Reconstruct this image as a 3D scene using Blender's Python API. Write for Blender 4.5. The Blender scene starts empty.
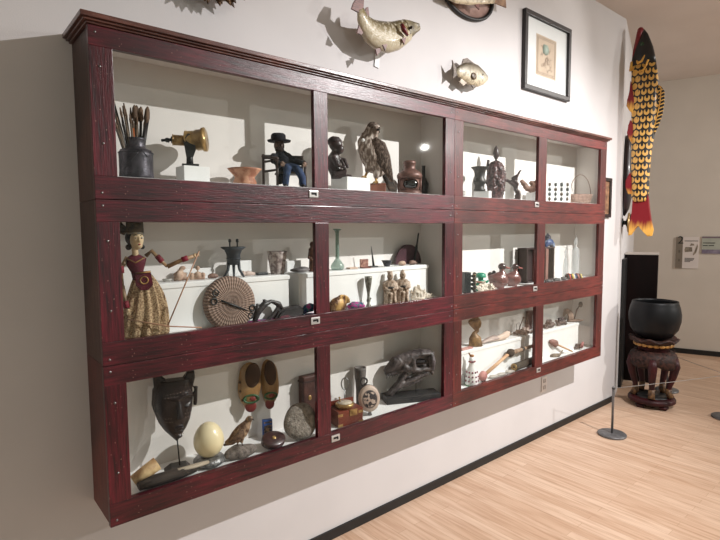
import bpy, bmesh, math, random
from mathutils import Vector, Matrix, Euler, noise
R = math.radians
sc = bpy.context.scene
COL = sc.collection
rnd = random.Random(7)

# ------------------------------------------------------------------ camera
FOC, TH, PI_, RO = 514.45, 0.7015, 0.0789, -0.0064
EYE = Vector((0, 0, 1.55))
FW = Vector((math.sin(TH)*math.cos(PI_), math.cos(TH)*math.cos(PI_), -math.sin(PI_)))
r0 = Vector((math.cos(TH), -math.sin(TH), 0)); u0 = r0.cross(FW)
RT = math.cos(RO)*r0 + math.sin(RO)*u0
UP = -math.sin(RO)*r0 + math.cos(RO)*u0
cam_d = bpy.data.cameras.new('camera'); cam_d.sensor_width = 36; cam_d.lens = FOC*36/720
cam_d.clip_start = 0.02
cam = bpy.data.objects.new('camera', cam_d); COL.objects.link(cam)
cam.matrix_world = Matrix(((RT.x, UP.x, -FW.x, 0), (RT.y, UP.y, -FW.y, 0), (RT.z, UP.z, -FW.z, 1.55), (0, 0, 0, 1)))
sc.camera = cam

def ray(px, py): return FW + RT*((px-360)/FOC) - UP*((py-270)/FOC)
def aty(px, py, y):
    d = ray(px, py); return EYE + d*(y/d.y)
def atx(px, py, x):
    d = ray(px, py); return EYE + d*(x/d.x)
def xcol(px, y, z):                       # X of the point of height z, depth y seen in column px
    a, b = 0.0, 9.0
    for _ in range(40):
        m = (a+b)/2; d = Vector((m, y, z))-EYE
        if 360+FOC*d.dot(RT)/d.dot(FW) < px: a = m
        else: b = m
    return a

class F:
    """a working frame at a real place: local x to the right, z up, origin at the thing's base"""
    def __init__(s, pxc, pyb, y, z, face=1.0):
        x = xcol(pxc, y, z); s.loc = Vector((x, y, z)); d = s.loc-EYE
        w = d.dot(FW); off = math.atan((pxc-360)/FOC)
        s.pxc, s.pyb, s.face, s.y = pxc, pyb, face, y
        s.rot = -math.atan2(x, y)*face
        s.sv = FOC/w
        al = math.atan2(x, y)+s.rot          # leftover turn
        s.pyb = 270-FOC*d.dot(UP)/w
        e = 0.01
        a = s.loc+Vector((math.cos(s.rot), math.sin(s.rot), 0))*e-EYE
        s.s = (FOC*a.dot(RT)/a.dot(FW)-FOC*d.dot(RT)/w)/e
    def q(s, px, py): return ((px-s.pxc)/s.s, (s.pyb-py)/s.sv)
    def pts(s, L): return [s.q(a, b) for a, b in L]

# ------------------------------------------------------------------ materials
def srgb(c):
    return tuple(((v/255)/12.92 if v/255 <= .04045 else ((v/255+.055)/1.055)**2.4) for v in c)+(1,)
MATS = {}
def mat(name, c1, c2=None, rough=.6, metal=0, scale=20, stretch=(1, 1, 1), bump=0, bscale=None, detail=4, lo=.35, hi=.65, coat=0, spec=.5, trans=0, coord='Object'):
    if name in MATS: return MATS[name]
    m = bpy.data.materials.new(name); m.use_nodes = True; nt = m.node_tree
    b = nt.nodes['Principled BSDF']; MATS[name] = m
    b.inputs['Roughness'].default_value = rough; b.inputs['Metallic'].default_value = metal
    b.inputs['Coat Weight'].default_value = coat; b.inputs['Coat Roughness'].default_value = .15
    b.inputs['Specular IOR Level'].default_value = spec
    b.inputs['Transmission Weight'].default_value = trans
    tc = nt.nodes.new('ShaderNodeTexCoord'); mp = nt.nodes.new('ShaderNodeMapping')
    nt.links.new(tc.outputs[coord], mp.inputs[0]); mp.inputs['Scale'].default_value = stretch
    nz = nt.nodes.new('ShaderNodeTexNoise'); nz.inputs['Scale'].default_value = scale; nz.inputs['Detail'].default_value = detail
    nt.links.new(mp.outputs[0], nz.inputs[0])
    rp = nt.nodes.new('ShaderNodeValToRGB'); nt.links.new(nz.outputs[0], rp.inputs[0])
    rp.color_ramp.elements[0].position = lo; rp.color_ramp.elements[1].position = hi
    rp.color_ramp.elements[0].color = srgb(c1); rp.color_ramp.elements[1].color = srgb(c2 or c1)
    nt.links.new(rp.outputs[0], b.inputs['Base Color'])
    if bump:
        bp = nt.nodes.new('ShaderNodeBump'); bp.inputs['Strength'].default_value = bump; bp.inputs['Distance'].default_value = .004
        n2 = nt.nodes.new('ShaderNodeTexNoise'); n2.inputs['Scale'].default_value = bscale or scale*2; n2.inputs['Detail'].default_value = 5
        nt.links.new(mp.outputs[0], n2.inputs[0]); nt.links.new(n2.outputs[0], bp.inputs['Height'])
        nt.links.new(bp.outputs[0], b.inputs['Normal'])
    return m

def nodes(m): return m.node_tree, m.node_tree.nodes['Principled BSDF']
def nn(nt, t, **kw):
    n = nt.nodes.new('ShaderNode'+t)
    for k, v in kw.items(): setattr(n, k, v)
    return n
def math_(nt, op, a, b=None, c=None):
    n = nn(nt, 'Math', operation=op)
    for i, v in enumerate((a, b, c)):
        if v is None: continue
        if isinstance(v, (int, float)): n.inputs[i].default_value = v
        else: nt.links.new(v, n.inputs[i])
    return n.outputs[0]
def mixc(nt, f, a, b):
    n = nn(nt, 'Mix', data_type='RGBA')
    if isinstance(f, (int, float)): n.inputs[0].default_value = f
    else: nt.links.new(f, n.inputs[0])
    for i, v in ((6, a), (7, b)):
        if isinstance(v, tuple): n.inputs[i].default_value = v
        else: nt.links.new(v, n.inputs[i])
    return n.outputs[2]

def wood(name, c1, c2, axis, rough=.36, coat=.14, scale=9):
    st = {'x': (1.0, 14, 14), 'y': (14, 1.0, 14), 'z': (14, 14, 1.0)}[axis]
    m = mat(name, c1, c2, rough=rough, coat=coat, scale=scale, stretch=st, bump=.25, bscale=scale*2.2, detail=6, lo=.3, hi=.72)
    nt, b = nodes(m)
    rp = [n for n in nt.nodes if n.bl_idname == 'ShaderNodeValToRGB'][0]
    tc = nn(nt, 'TexCoord'); n3 = nn(nt, 'TexNoise'); n3.inputs['Scale'].default_value = 2.2; n3.inputs['Detail'].default_value = 3
    nt.links.new(tc.outputs['Object'], n3.inputs[0])
    r3 = nn(nt, 'MapRange'); r3.inputs[1].default_value = .35; r3.inputs[2].default_value = .7; r3.inputs[3].default_value = .4; r3.inputs[4].default_value = 1.5
    nt.links.new(n3.outputs[0], r3.inputs[0])
    mx = nn(nt, 'Mix', data_type='RGBA', blend_type='MULTIPLY'); mx.inputs[0].default_value = 1
    nt.links.new(rp.outputs[0], mx.inputs[6])
    cb = nn(nt, 'CombineColor')
    for i in range(3): nt.links.new(r3.outputs[0], cb.inputs[i])
    nt.links.new(cb.outputs[0], mx.inputs[7]); nt.links.new(mx.outputs[2], b.inputs['Base Color'])
    # small pale nicks in the varnish
    vn = nn(nt, 'TexNoise'); vn.inputs['Scale'].default_value = 160; vn.inputs['Detail'].default_value = 1
    nt.links.new(tc.outputs['Object'], vn.inputs[0])
    k = nn(nt, 'MapRange'); k.inputs[1].default_value = .74; k.inputs[2].default_value = .78
    nt.links.new(vn.outputs[0], k.inputs[0])
    nt.links.new(mixc(nt, k.outputs[0], mx.outputs[2], srgb((150, 110, 100))), b.inputs['Base Color'])
    return m

MAH = [(32, 4, 11), (92, 17, 31)]
w_h = wood('mahogany_varnish_horizontal', *MAH, 'x')
w_v = wood('mahogany_varnish_vertical', *MAH, 'z')
w_h2 = wood('redbrown_varnish_horizontal', (50, 13, 13), (108, 38, 33), 'x', rough=.42)
w_v2 = wood('redbrown_varnish_vertical', (46, 11, 11), (98, 32, 29), 'z', rough=.42)
w_side = wood('worn_brown_side_wood', (46, 28, 24), (86, 58, 50), 'z', rough=.5, coat=.05)
w_side2 = wood('red_brown_side_wood', (72, 26, 22), (108, 48, 40), 'z', rough=.5, coat=.05)
w_corn = wood('cornice_wood', (58, 30, 26), (110, 70, 60), 'x', rough=.3)
lining = mat('cream_case_lining', (228, 223, 220), (222, 217, 214), rough=.8, scale=6)
white_paint = mat('white_plinth_paint', (236, 236, 236), (228, 228, 228), rough=.7, scale=8)
steel = mat('brushed_steel', (150, 150, 150), (120, 120, 120), rough=.35, metal=.9, scale=50)
brass = mat('aged_brass', (196, 164, 110), (130, 100, 62), rough=.32, metal=.55, scale=25)
black = mat('black_paint', (14, 14, 15), (24, 24, 26), rough=.45, scale=20)
darkslot = mat('dark_slot', (18, 16, 16), rough=.8)

wallm = mat('wall_paint', (206, 203, 203), (202, 199, 199), rough=.85, scale=3, bump=.08, bscale=220)
farwall = mat('far_wall_paint', (206, 198, 188), (202, 194, 184), rough=.9, scale=3)
ceilm = mat('ceiling_paint', (216, 206, 198), (212, 202, 194), rough=.9, scale=3)

# glass: thin sheet, mostly clear, faint mirror
glass = bpy.data.materials.new('case_glass'); glass.use_nodes = True
nt = glass.node_tree; nt.nodes.clear()
o_ = nn(nt, 'OutputMaterial'); tr = nn(nt, 'BsdfTransparent'); gl = nn(nt, 'BsdfGlossy'); mx = nn(nt, 'MixShader'); fr = nn(nt, 'LayerWeight')
fr.inputs[0].default_value = .5
tr.inputs[0].default_value = (.97, .98, .97, 1); gl.inputs['Roughness'].default_value = .03
_m = nn(nt, 'MapRange'); _m.inputs[1].default_value = .35; _m.inputs[2].default_value = 1; _m.inputs[3].default_value = .010; _m.inputs[4].default_value = .30
nt.links.new(math_(nt, 'POWER', fr.outputs['Facing'], 1.0), _m.inputs[0]); nt.links.new(_m.outputs[0], mx.inputs[0]); nt.links.new(tr.outputs[0], mx.inputs[1]); nt.links.new(gl.outputs[0], mx.inputs[2]); nt.links.new(mx.outputs[0], o_.inputs[0])
clear = bpy.data.materials.new('green_tinted_glass'); clear.use_nodes = True
nt = clear.node_tree; nt.nodes.clear()
o_ = nn(nt, 'OutputMaterial'); tr = nn(nt, 'BsdfTransparent'); gl = nn(nt, 'BsdfPrincipled'); mx = nn(nt, 'MixShader')
tr.inputs[0].default_value = (.72, .80, .76, 1); gl.inputs['Base Color'].default_value = srgb((150, 170, 160)); gl.inputs['Roughness'].default_value = .1
mx.inputs[0].default_value = .38
nt.links.new(tr.outputs[0], mx.inputs[1]); nt.links.new(gl.outputs[0], mx.inputs[2]); nt.links.new(mx.outputs[0], o_.inputs[0])
clear2 = clear.copy(); clear2.name = 'colourless_glass'
for n in clear2.node_tree.nodes:
    if n.bl_idname == 'ShaderNodeBsdfTransparent': n.inputs[0].default_value = (.93, .94, .94, 1)
    if n.bl_idname == 'ShaderNodeBsdfPrincipled': n.inputs['Base Color'].default_value = srgb((225, 228, 230))

# ------------------------------------------------------------------ mesh builder
class MB:
    def __init__(s): s.bm = bmesh.new(); s.uv = s.bm.loops.layers.uv.new('UVMap')
    def box(s, c, d, rot=None, bev=0, mi=0):
        g = bmesh.ops.create_cube(s.bm, size=1); vs = g['verts']
        for v in vs: v.co = Vector((v.co.x*d[0], v.co.y*d[1], v.co.z*d[2]))
        M = Matrix.Translation(c) @ (Euler(rot).to_matrix().to_4x4() if rot else Matrix())
        fs = {f for v in vs for f in v.link_faces}
        for f in fs: f.material_index = mi
        if bev:
            es = list({e for v in vs for e in v.link_edges})
            r = bmesh.ops.bevel(s.bm, geom=es, offset=bev, segments=2, affect='EDGES', profile=.6)
            vs = list({v for f in r['faces'] for v in f.verts} | {v for v in vs if v.is_valid})
            for f in r['faces']: f.material_index = mi
        bmesh.ops.transform(s.bm, matrix=M, verts=vs); return s
    def ring_loft(s, rings, caps=True, mi=0, closed=False, uvs=None):
        R_ = [[s.bm.verts.new(p) for p in r] for r in rings]
        n = len(R_[0]); m = len(R_)
        for i in range(m if closed else m-1):
            for j in range(n):
                a, b = R_[i], R_[(i+1) % m]
                f = s.bm.faces.new((a[j], a[(j+1) % n], b[(j+1) % n], b[j])); f.smooth = True; f.material_index = mi
                ks = ((i, j), (i, j+1), (i+1, j+1), (i+1, j))
                for lp, (u, v) in zip(f.loops, ks):
                    lp[s.uv].uv = (u/(m-1), (1+math.cos(2*math.pi*v/n))/2)
        if caps and not closed:
            for r, rev in ((R_[0], 0), (R_[-1], 1)):
                f = s.bm.faces.new(r if rev else list(reversed(r))); f.material_index = mi; f.smooth = True
                for lp in f.loops: lp[s.uv].uv = (rev, .5)
        return s
    def loft(s, pts, ra, rb=None, side=None, n=12, mi=0, caps=True, closed=False):
        """tube along pts; ra = in-plane radii, rb = radii along side"""
        pts = [Vector(p) for p in pts]; m = len(pts)
        if isinstance(ra, (int, float)): ra = [ra]*m
        if rb is None: rb = ra
        elif isinstance(rb, (int, float)): rb = [rb*x for x in ra]
        rings = []; prev = None
        for i, p in enumerate(pts):
            t = ((pts[(i+1) % m]-pts[i-1]) if closed else (pts[min(i+1, m-1)]-pts[max(i-1, 0)])).normalized()
            if side is not None: sd = Vector(side)
            elif prev is None: sd = Vector((0, 1, 0)) if abs(t.y) < .8 else Vector((1, 0, 0))
            else: sd = prev
            a = t.cross(sd)
            if a.length < 1e-5: a = t.cross(Vector((.3, .5, .8)))
            a.normalize(); b = a.cross(t).normalized(); prev = b
            rings.append([p + a*ra[i]*math.cos(2*math.pi*k/n) + b*rb[i]*math.sin(2*math.pi*k/n) for k in range(n)])
        return s.ring_loft(rings, caps, mi, closed)
    def lathe(s, prof, c=(0, 0, 0), n=28, mi=0, axis='z', sx=1, sy=1, rot=None, ripple=None):
        c = Vector(c); E_ = Euler(rot).to_matrix() if rot else None; rings = []
        for r, z in prof:
            ring = []
            for k in range(n):
                a = 2*math.pi*k/n; rr = r*(1+(ripple[1]*math.cos(ripple[0]*a) if ripple else 0))
                p = Vector((rr*math.cos(a)*sx, rr*math.sin(a)*sy, z))
                if axis == 'y': p = Vector((p.x, p.z, p.y))
                if axis == 'x': p = Vector((p.z, p.x, p.y))
                if E_: p = E_ @ p
                ring.append(c+p)
            rings.append(ring)
        return s.ring_loft(rings, True, mi)
    def ell(s, c, r, rot=None, mi=0, n=14):
        prof = [(max(1e-4, math.sin(math.pi*i/10)), -math.cos(math.pi*i/10)) for i in range(11)]
        E_ = Euler(rot).to_matrix() if rot else Matrix.Identity(3); c = Vector(c); rings = []
        if isinstance(r, (int, float)): r = (r, r, r)
        for a, z in prof:
            rings.append([c+E_ @ Vector((a*math.cos(2*math.pi*k/n)*r[0], a*math.sin(2*math.pi*k/n)*r[1], z*r[2])) for k in range(n)])
        return s.ring_loft(rings, True, mi)
    def prism(s, out, y0, y1, mi=0, bev=0):
        """outline in x,z extruded from y0 to y1"""
        a = [s.bm.verts.new((x, y0, z)) for x, z in out]; b = [s.bm.verts.new((x, y1, z)) for x, z in out]
        n = len(out); fs = [s.bm.faces.new(list(reversed(a))), s.bm.faces.new(b)]
        for i in range(n): fs.append(s.bm.faces.new((a[i], a[(i+1) % n], b[(i+1) % n], b[i])))
        for f in fs: f.material_index = mi
        if bev:
            es = list({e for f in fs[:2] for e in f.edges})
            r = bmesh.ops.bevel(s.bm, geom=es, offset=bev, segments=2, affect='EDGES', clamp_overlap=True)
            for f in r['faces']: f.material_index = mi
        return s
    def ringt(s, c, R1, r, n=24, m=8, mi=0, rot=None, sx=1, sz=1):
        E_ = Euler(rot).to_matrix() if rot else Matrix.Identity(3)
        pts = [Vector(c)+E_ @ Vector((R1*sx*math.cos(2*math.pi*k/n), 0, R1*sz*math.sin(2*math.pi*k/n))) for k in range(n)]
        return s.loft(pts, r, side=E_ @ Vector((0, 1, 0)), n=m, mi=mi, closed=True)
    def jitter(s, amp, freq, seed=0):
        for v in s.bm.verts:
            p = v.co*freq+Vector((seed*3.1, seed*1.7, seed))
            v.co += Vector(noise.noise_vector(p))*amp
        return s
    def build(s, name, m, parent=None, remesh=0, smooth=0, sub=0, disp=None, loc=None, rot=None, flat=False):
        bmesh.ops.recalc_face_normals(s.bm, faces=s.bm.faces)
        me = bpy.data.meshes.new(name); s.bm.to_mesh(me); s.bm.free()
        for x in (m if isinstance(m, (list, tuple)) else [m]): me.materials.append(x)
        o = bpy.data.objects.new(name, me); COL.objects.link(o)
        if parent: o.parent = parent
        if loc is not None: o.location = loc
        if rot is not None: o.rotation_euler = (0, 0, rot) if isinstance(rot, (int, float)) else rot
        if remesh:
            md = o.modifiers.new('r', 'REMESH'); md.mode = 'VOXEL'; md.voxel_size = remesh; md.use_smooth_shade = True
        if smooth:
            md = o.modifiers.new('s', 'SMOOTH'); md.iterations = smooth; md.factor = .6
        if sub:
            md = o.modifiers.new('u', 'SUBSURF'); md.levels = md.render_levels = sub
        if disp:
            tx = bpy.data.textures.new(name+'_relief', 'CLOUDS'); tx.noise_scale = disp[1]; tx.noise_depth = 2
            md = o.modifiers.new('d', 'DISPLACE'); md.texture = tx; md.strength = disp[0]; md.mid_level = .5
            md.texture_coords = 'LOCAL'
        return o

def tag(o, label=None, cat=None, group=None, kind=None):
    if label: o['label'] = label
    if cat: o['category'] = cat
    if group: o['group'] = group
    if kind: o['kind'] = kind
    return o
def thing(name, label, cat, loc=(0, 0, 0), rz=0, group=None):
    o = bpy.data.objects.new(name, None); COL.objects.link(o); o.empty_display_size = .05
    o.location = loc; o.rotation_euler = (0, 0, rz); return tag(o, label, cat, group)
def struct(o): o['kind'] = 'structure'; return o
def copy_tree(o, parent=None):
    c = o.copy(); COL.objects.link(c)
    if parent: c.parent = parent
    for ch in list(o.children): copy_tree(ch, c)
    return c
def circ(r, n=24, cx=0, cz=0, a0=0, a1=2*math.pi):
    k = n if a1-a0 > 6.2 else n-1
    return [(cx+r*math.cos(a0+(a1-a0)*i/k), cz+r*math.sin(a0+(a1-a0)*i/k)) for i in range(n)]

# ------------------------------------------------------------------ the room
YW = 1.99; CEIL = 3.32; XE = 4.665
CB, SB = math.cos(R(19)), math.sin(R(19))
def wallbox(name, p0, p1, z0, z1, th, m):
    a, b = Vector((*p0, 0)), Vector((*p1, 0)); d = b-a; L = d.length; ang = math.atan2(d.y, d.x)
    mb = MB(); mb.box((L/2, th/2, (z0+z1)/2), (L, abs(th), z1-z0))
    return struct(mb.build(name, m, loc=(a.x, a.y, 0), rot=ang))
wallbox('wall_back', (-3.0, YW), (XE, YW), 0, CEIL, .10, wallm)
pa = Vector((XE, YW)); pb = Vector((XE+2.35*CB, YW+2.35*SB))
wallbox('wall_angled', pa, pb, 0, CEIL, .10, wallm)
pc = Vector((pb.x+SB*5, pb.y-CB*5))
wallbox('wall_right', pb, pc, 0, CEIL, .10, farwall)
bb = mat('black_baseboard', (10, 10, 11), (16, 16, 17), rough=.5)
mb = MB(); mb.box(((-3+XE-.02)/2, YW-.006, .024), (XE+2.98, .012, .048)); struct(mb.build('baseboard_back', bb))
L5 = 5.0
mb = MB(); mb.box((L5/2, -.006, .03), (L5, .012, .06))
struct(mb.build('baseboard_right', bb, loc=(pb.x, pb.y, 0), rot=math.atan2(pc.y-pb.y, pc.x-pb.x)))
mb = MB(); mb.box((3, -1, CEIL+.05), (13, 9, .1)); struct(mb.build('ceiling', ceilm))

fl = mat('maple_strip_floor', (200, 164, 128), (214, 182, 148), rough=.38, scale=3)
nt, b = nodes(fl)
tc = nn(nt, 'TexCoord'); mp = nn(nt, 'Mapping'); nt.links.new(tc.outputs['Object'], mp.inputs[0]); mp.inputs['Rotation'].default_value = (0, 0, R(90))
bk = nn(nt, 'TexBrick'); nt.links.new(mp.outputs[0], bk.inputs[0])
bk.offset = .37; bk.offset_frequency = 2
bk.inputs['Scale'].default_value = 1; bk.inputs['Brick Width'].default_value = .9; bk.inputs['Row Height'].default_value = .057
bk.inputs['Mortar Size'].default_value = .0012; bk.inputs['Mortar Smooth'].default_value = .3
bk.inputs['Color1'].default_value = srgb((216, 188, 164)); bk.inputs['Color2'].default_value = srgb((202, 170, 144)); bk.inputs['Mortar'].default_value = srgb((182, 150, 122))
mp2 = nn(nt, 'Mapping'); nt.links.new(tc.outputs['Object'], mp2.inputs[0]); mp2.inputs['Scale'].default_value = (30, 2.2, 1)
gn = nn(nt, 'TexNoise'); nt.links.new(mp2.outputs[0], gn.inputs[0]); gn.inputs['Scale'].default_value = 1.6; gn.inputs['Detail'].default_value = 5
gr = nn(nt, 'ValToRGB'); nt.links.new(gn.outputs[0], gr.inputs[0])
gr.color_ramp.elements[0].color = srgb((226, 216, 208)); gr.color_ramp.elements[1].color = (1, 1, 1, 1); gr.color_ramp.elements[0].position = .3; gr.color_ramp.elements[1].position = .6
ml = nn(nt, 'Mix', data_type='RGBA', blend_type='MULTIPLY'); ml.inputs[0].default_value = 1
nt.links.new(bk.outputs[0], ml.inputs[6]); nt.links.new(gr.outputs[0], ml.inputs[7]); nt.links.new(ml.outputs[2], b.inputs['Base Color'])
mb = MB(); mb.box((3, -1, -.05), (13, 9, .1)); struct(mb.build('floor', fl))

# ------------------------------------------------------------------ the display cases
YF = 1.756; YG = 1.772
def make_case(name, label, x0, x1, z0, z1, oz0, oz1, panes, mh, mv, ms, lockx, glabel):
    t = thing('display_case', label, 'display case', ((x0+x1)/2, YF, z0), 0, glabel)
    ox, oz = (x0+x1)/2, z0
    def bx(n, xa, xb, ya, yb, za, zb, m, par=t, bev=0):
        mb = MB(); c = ((xa+xb)/2-ox, (ya+yb)/2-YF, (za+zb)/2-oz)
        mb.box((0, 0, 0), (xb-xa, yb-ya, zb-za), bev=bev)
        o = mb.build(n, m, par); o.location = c; return o
    e = .0008
    z0e, z1e = z0+e, z1-e
    bx('side_panel', x0+.004, x0+.018, YF+.022, YW-.001, z0e, z1e, ms)
    bx('side_panel', x1-.018, x1-.004, YF+.022, YW-.001, z0e, z1e, ms)
    bx('back_panel', x0+.018, x1-.018, YW-.014, YW-.001, z0+.016, z1-.016, lining)
    bx('top_board', x0+.018, x1-.018, YF+.022, YW-.001, z1-.016, z1e, [lining])
    bx('floor_board', x0+.018, x1-.018, YF+.022, YW-.014, z0+.016, oz0-.012+(.015 if z0 > 1.5 else 0), white_paint)
    bx('base_board', x0+.018, x1-.018, YF+.022, YW-.001, z0e, z0+.016, ms)
    bx('side_lining', x0+.018, x0+.021, YF+.022, YW-.014, oz0-.012, z1-.016, lining)
    bx('side_lining', x1-.021, x1-.018, YF+.022, YW-.014, oz0-.012, z1-.016, lining)
    bx('top_rail', x0, x1, YF, YF+.022, oz1, z1e, mh, bev=.0015)
    bx('bottom_rail', x0, x1, YF, YF+.022, z0e, oz0, mh, bev=.0015)
    a0, a1, b0, b1 = panes
    bx('stile', x0, a0, YF+.001, YF+.022, oz0, oz1, mv, bev=.0012)
    bx('mullion', a1, b0, YF+.001, YF+.022, oz0, oz1, mv, bev=.0012)
    bx('stile', b1, x1, YF+.001, YF+.022, oz0, oz1, mv, bev=.0012)
    bx('glass_pane', a0-.004, a1+.004, YG+.006, YG+.009, oz0-.003, oz1+.003, glass)
    bx('glass_pane', b0-.004, b1+.004, YG+.006, YG+.009, oz0-.003, oz1+.003, glass)
    bx('sliding_track', x0+.03, x1-.03, YF+.022, YF+.03, oz0-.012, oz0-.002, steel)
    lp = MB(); lp.box((0, 0, 0), (.046, .004, .03), bev=.003)
    l = lp.build('lock_plate', mat('nickel_plate', (205, 203, 200), (180, 178, 176), rough=.3, metal=.5), t); l.location = (lockx-ox, -.002, oz0-.026-oz)
    s = MB(); s.box((0, -.0025, .002), (.026, .002, .009), bev=.001); s.box((.01, -.0025, -.002), (.007, .002, .009))
    s.build('key_slot', darkslot, l)
    for (sx, sz) in ((x0+.03, oz0+.1), (x0+.03, oz1-.06), (x0+.02, z0+.02), (x0+.02, z1-.02), (x1-.03, oz0+.12), (x1-.015, z0+.02), (x1-.03, z1-.03)):
        q = MB(); q.lathe([(.0001, 0), (.0038, 0), (.003, -.0012), (.0001, -.0016)], axis='y', n=12)
        q.build('screw', steel, t).location = (sx-ox, 0, sz-oz)
    return t
ZS = [(.582, 1.118, .66, 1.054), (1.118, 1.649, 1.195, 1.578), (1.649, 2.176, 1.722, 2.115)]
LP, RP = (.48, 1.243, 1.313, 2.063), (2.207, 2.948, 3.04, 3.78)
FL = [ZS[0][2]-.012, ZS[1][2]-.012, ZS[2][2]+.003]     # inner floors
lab = [['bottom case at left with mask, egg and clogs behind glass', 'middle case at left with puppet and glass bottle inside', 'top case at left with hawk and lantern inside'],
       ['bottom case at right with long pipe and gold vase inside', 'middle case at right with two ducks inside', 'top case at right with beetle board and wire basket inside']]
for i, (z0, z1, a, b_) in enumerate(ZS):
    make_case('display_case', 'dark red glazed wall '+lab[0][i], .412, 2.1345, z0, z1, a, b_, LP, w_h, w_v, w_side if i else w_side2, 1.235 if i else 1.335, 'glazed wooden wall display cases')
    make_case('display_case', 'reddish brown glazed wall '+lab[1][i], 2.1355, 3.867, z0, z1, a, b_, RP, w_h2, w_v2, w_side, 2.93 if i else 2.99, 'glazed wooden wall display cases')
# cornice with stepped profile round three sides
t = thing('cornice', 'stepped brown wooden cornice capping the wall cases', 'cornice', (2.14, YF, 2.1765))
x0, x1 = .412-2.14, 3.867-2.14; dY = YW-YF
for ov, za, zb in ((.006, 0, .007), (.015, .007, .014), (.024, .014, .029)):
    mb = MB(); mb.box((0, (dY-.001-ov)/2, (za+zb)/2), (x1-x0+2*ov, dY-.001+ov, zb-za), bev=.002)
    mb.build('moulding', w_corn, t)
TF, MF, LF = FL[2], FL[1], FL[0]
# fix: plinth / shelf levels
SH = 1.362; SL = .845
def single(mb, name, m, label, cat, loc, rz=0, group=None, **kw):
    return tag(mb.build(name, m, loc=loc, rot=(0, 0, rz), **kw), label, cat, group)
def plinth(x0, x1, y0, y1, z0, z1, label, cat='display riser', group=None, name='display_riser', rz=0):
    mb = MB(); mb.box((0, 0, (z1-z0)/2), (x1-x0, y1-y0, z1-z0), bev=.002)
    if x1-x0 > .4: mb.box((0, -(y1-y0)/2-.002, (z1-z0)-.011), (x1-x0+.006, .005, .016), bev=.001)
    return single(mb, name, white_paint, label, cat, ((x0+x1)/2, (y0+y1)/2, z0), rz, group)
YB = YW-.0145
plinth(.62, 1.165, 1.845, YB, MF, SH, 'long white riser behind the puppet and the woven round')
plinth(1.215, 2.03, 1.845, YB, MF, SH, 'long white riser behind the two stone figures and glass bottle')
plinth(2.235, 2.985, 1.852, YB, LF, SL, 'white riser under the gold hourglass vase and long shell')
plinth(3.03, 3.70, 1.852, YB, LF, SL, 'white riser under the carved clusters in the lower right case')
def capm(x0, x1, z, lab_):
    mb = MB(); mb.box((0, 0, -.006), (x1-x0, .006, .012), bev=.001)
plinth(xcol(178, 1.91, 1.74), xcol(210, 1.85, 1.74), 1.85, 1.93, TF, 1.786, 'small white block under the brass viewer', 'display block', name='display_block')
plinth(xcol(331, 1.93, 1.74), xcol(369.5, 1.81, 1.74), 1.81, 1.93, TF, 1.786, 'white block under the kneeling carved figure', 'display block', name='display_block')
plinth(xcol(473.5, 1.92, 1.74), xcol(491.5, 1.81, 1.74), 1.81, 1.92, TF, 1.768, 'white block under the dark flared urn', 'display block', name='display_block')
plinth(3.12, 3.205, 1.85, 1.95, TF, 1.792, 'white block under the knobbly curled horn', 'display block', name='display_block')

# ================= top left case
gun = mat('dark_pewter', (46, 44, 50), (84, 80, 88), rough=.42, metal=.5, scale=30, bump=.4)
f = F(137, 178, 1.865, TF)
t = thing('brush_jug', 'dark pewter jug holding paintbrushes', 'jug', f.loc)
mb = MB(); mb.lathe([(.0001, 0), (.054, 0), (.056, .012), (.0545, .03), (.055, .078), (.056, .088), (.05, .1), (.034, .107), (.032, .112), (.032, .135), (.035, .14), (.03, .14), (.029, .112), (.05, .09), (.05, .02), (.0001, .015)])
mb.ringt((0, 0, .09), .056, .0016, n=30, rot=(R(90), 0, 0)); mb.build('jug_body', gun, t)
mb = MB(); mb.loft([(-.034, -.035, .1), (-.02, -.052, .075), (.0, -.058, .1), (.02, -.052, .075), (.04, -.035, .098)], .0016, n=6)
mb.loft([(-.05, -.025, .03), (-.03, -.048, .06), (0, -.058, .1)], .0014, n=6); mb.build('wire_bail', gun, t)
woods = [mat('brush_handle_black', (26, 22, 24), (50, 44, 46), rough=.4), mat('brush_handle_orange', (176, 96, 52), (150, 84, 50), rough=.4), mat('brush_handle_tan', (120, 104, 88), (90, 78, 66), rough=.5)]
bris = mat('brush_bristle', (120, 96, 78), (56, 46, 42), rough=.9, scale=90, stretch=(1, 1, .1))
tips = [(114, 98), (117, 108), (113, 115), (116, 118), (121, 112), (124, 110), (128, 112), (131, 117), (134, 109), (138, 106), (142, 105), (146, 106), (150, 107), (150, 114), (134, 122), (119, 122), (145, 112), (115, 125), (125, 122), (139, 118), (148, 119), (128, 105), (152, 112)]
for i, (px, py) in enumerate(tips):
    lx, lz = f.q(px, py); ly = rnd.uniform(-.02, .025)
    bx_, by_ = lx*.22, rnd.uniform(-.015, .015)
    top = Vector((lx, ly, lz)); bot = Vector((bx_, by_, .022)); d = (top-bot).normalized(); L = (top-bot).length
    wd = i in (9, 10, 11, 12)
    b = thing('paintbrush', 'one of the slim dark-handled paintbrushes fanned in the pewter jug' if not wd and i != 14 else ('paintbrush with a wide round head standing in the pewter jug' if wd else 'short orange-handled paintbrush in the pewter jug'), 'paintbrush', f.loc+bot, 0, 'paintbrushes in the pewter jug')
    h = MB(); h.loft([Vector((0, 0, 0)), d*L*.4, d*L*(.75 if wd else .85)], [.003, .0048, .0034], n=8); h.build('handle', woods[1] if i == 14 else woods[i % 3 and 0 or (2 if i % 2 else 0)], b)
    h = MB(); s_ = .75 if wd else .85
    h.loft([d*L*s_, d*L*(s_+.06), d*L*.95, d*L], [.0034, .010 if wd else .0045, .008 if wd else .003, .002], n=8); h.build('bristles', bris, b)

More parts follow.
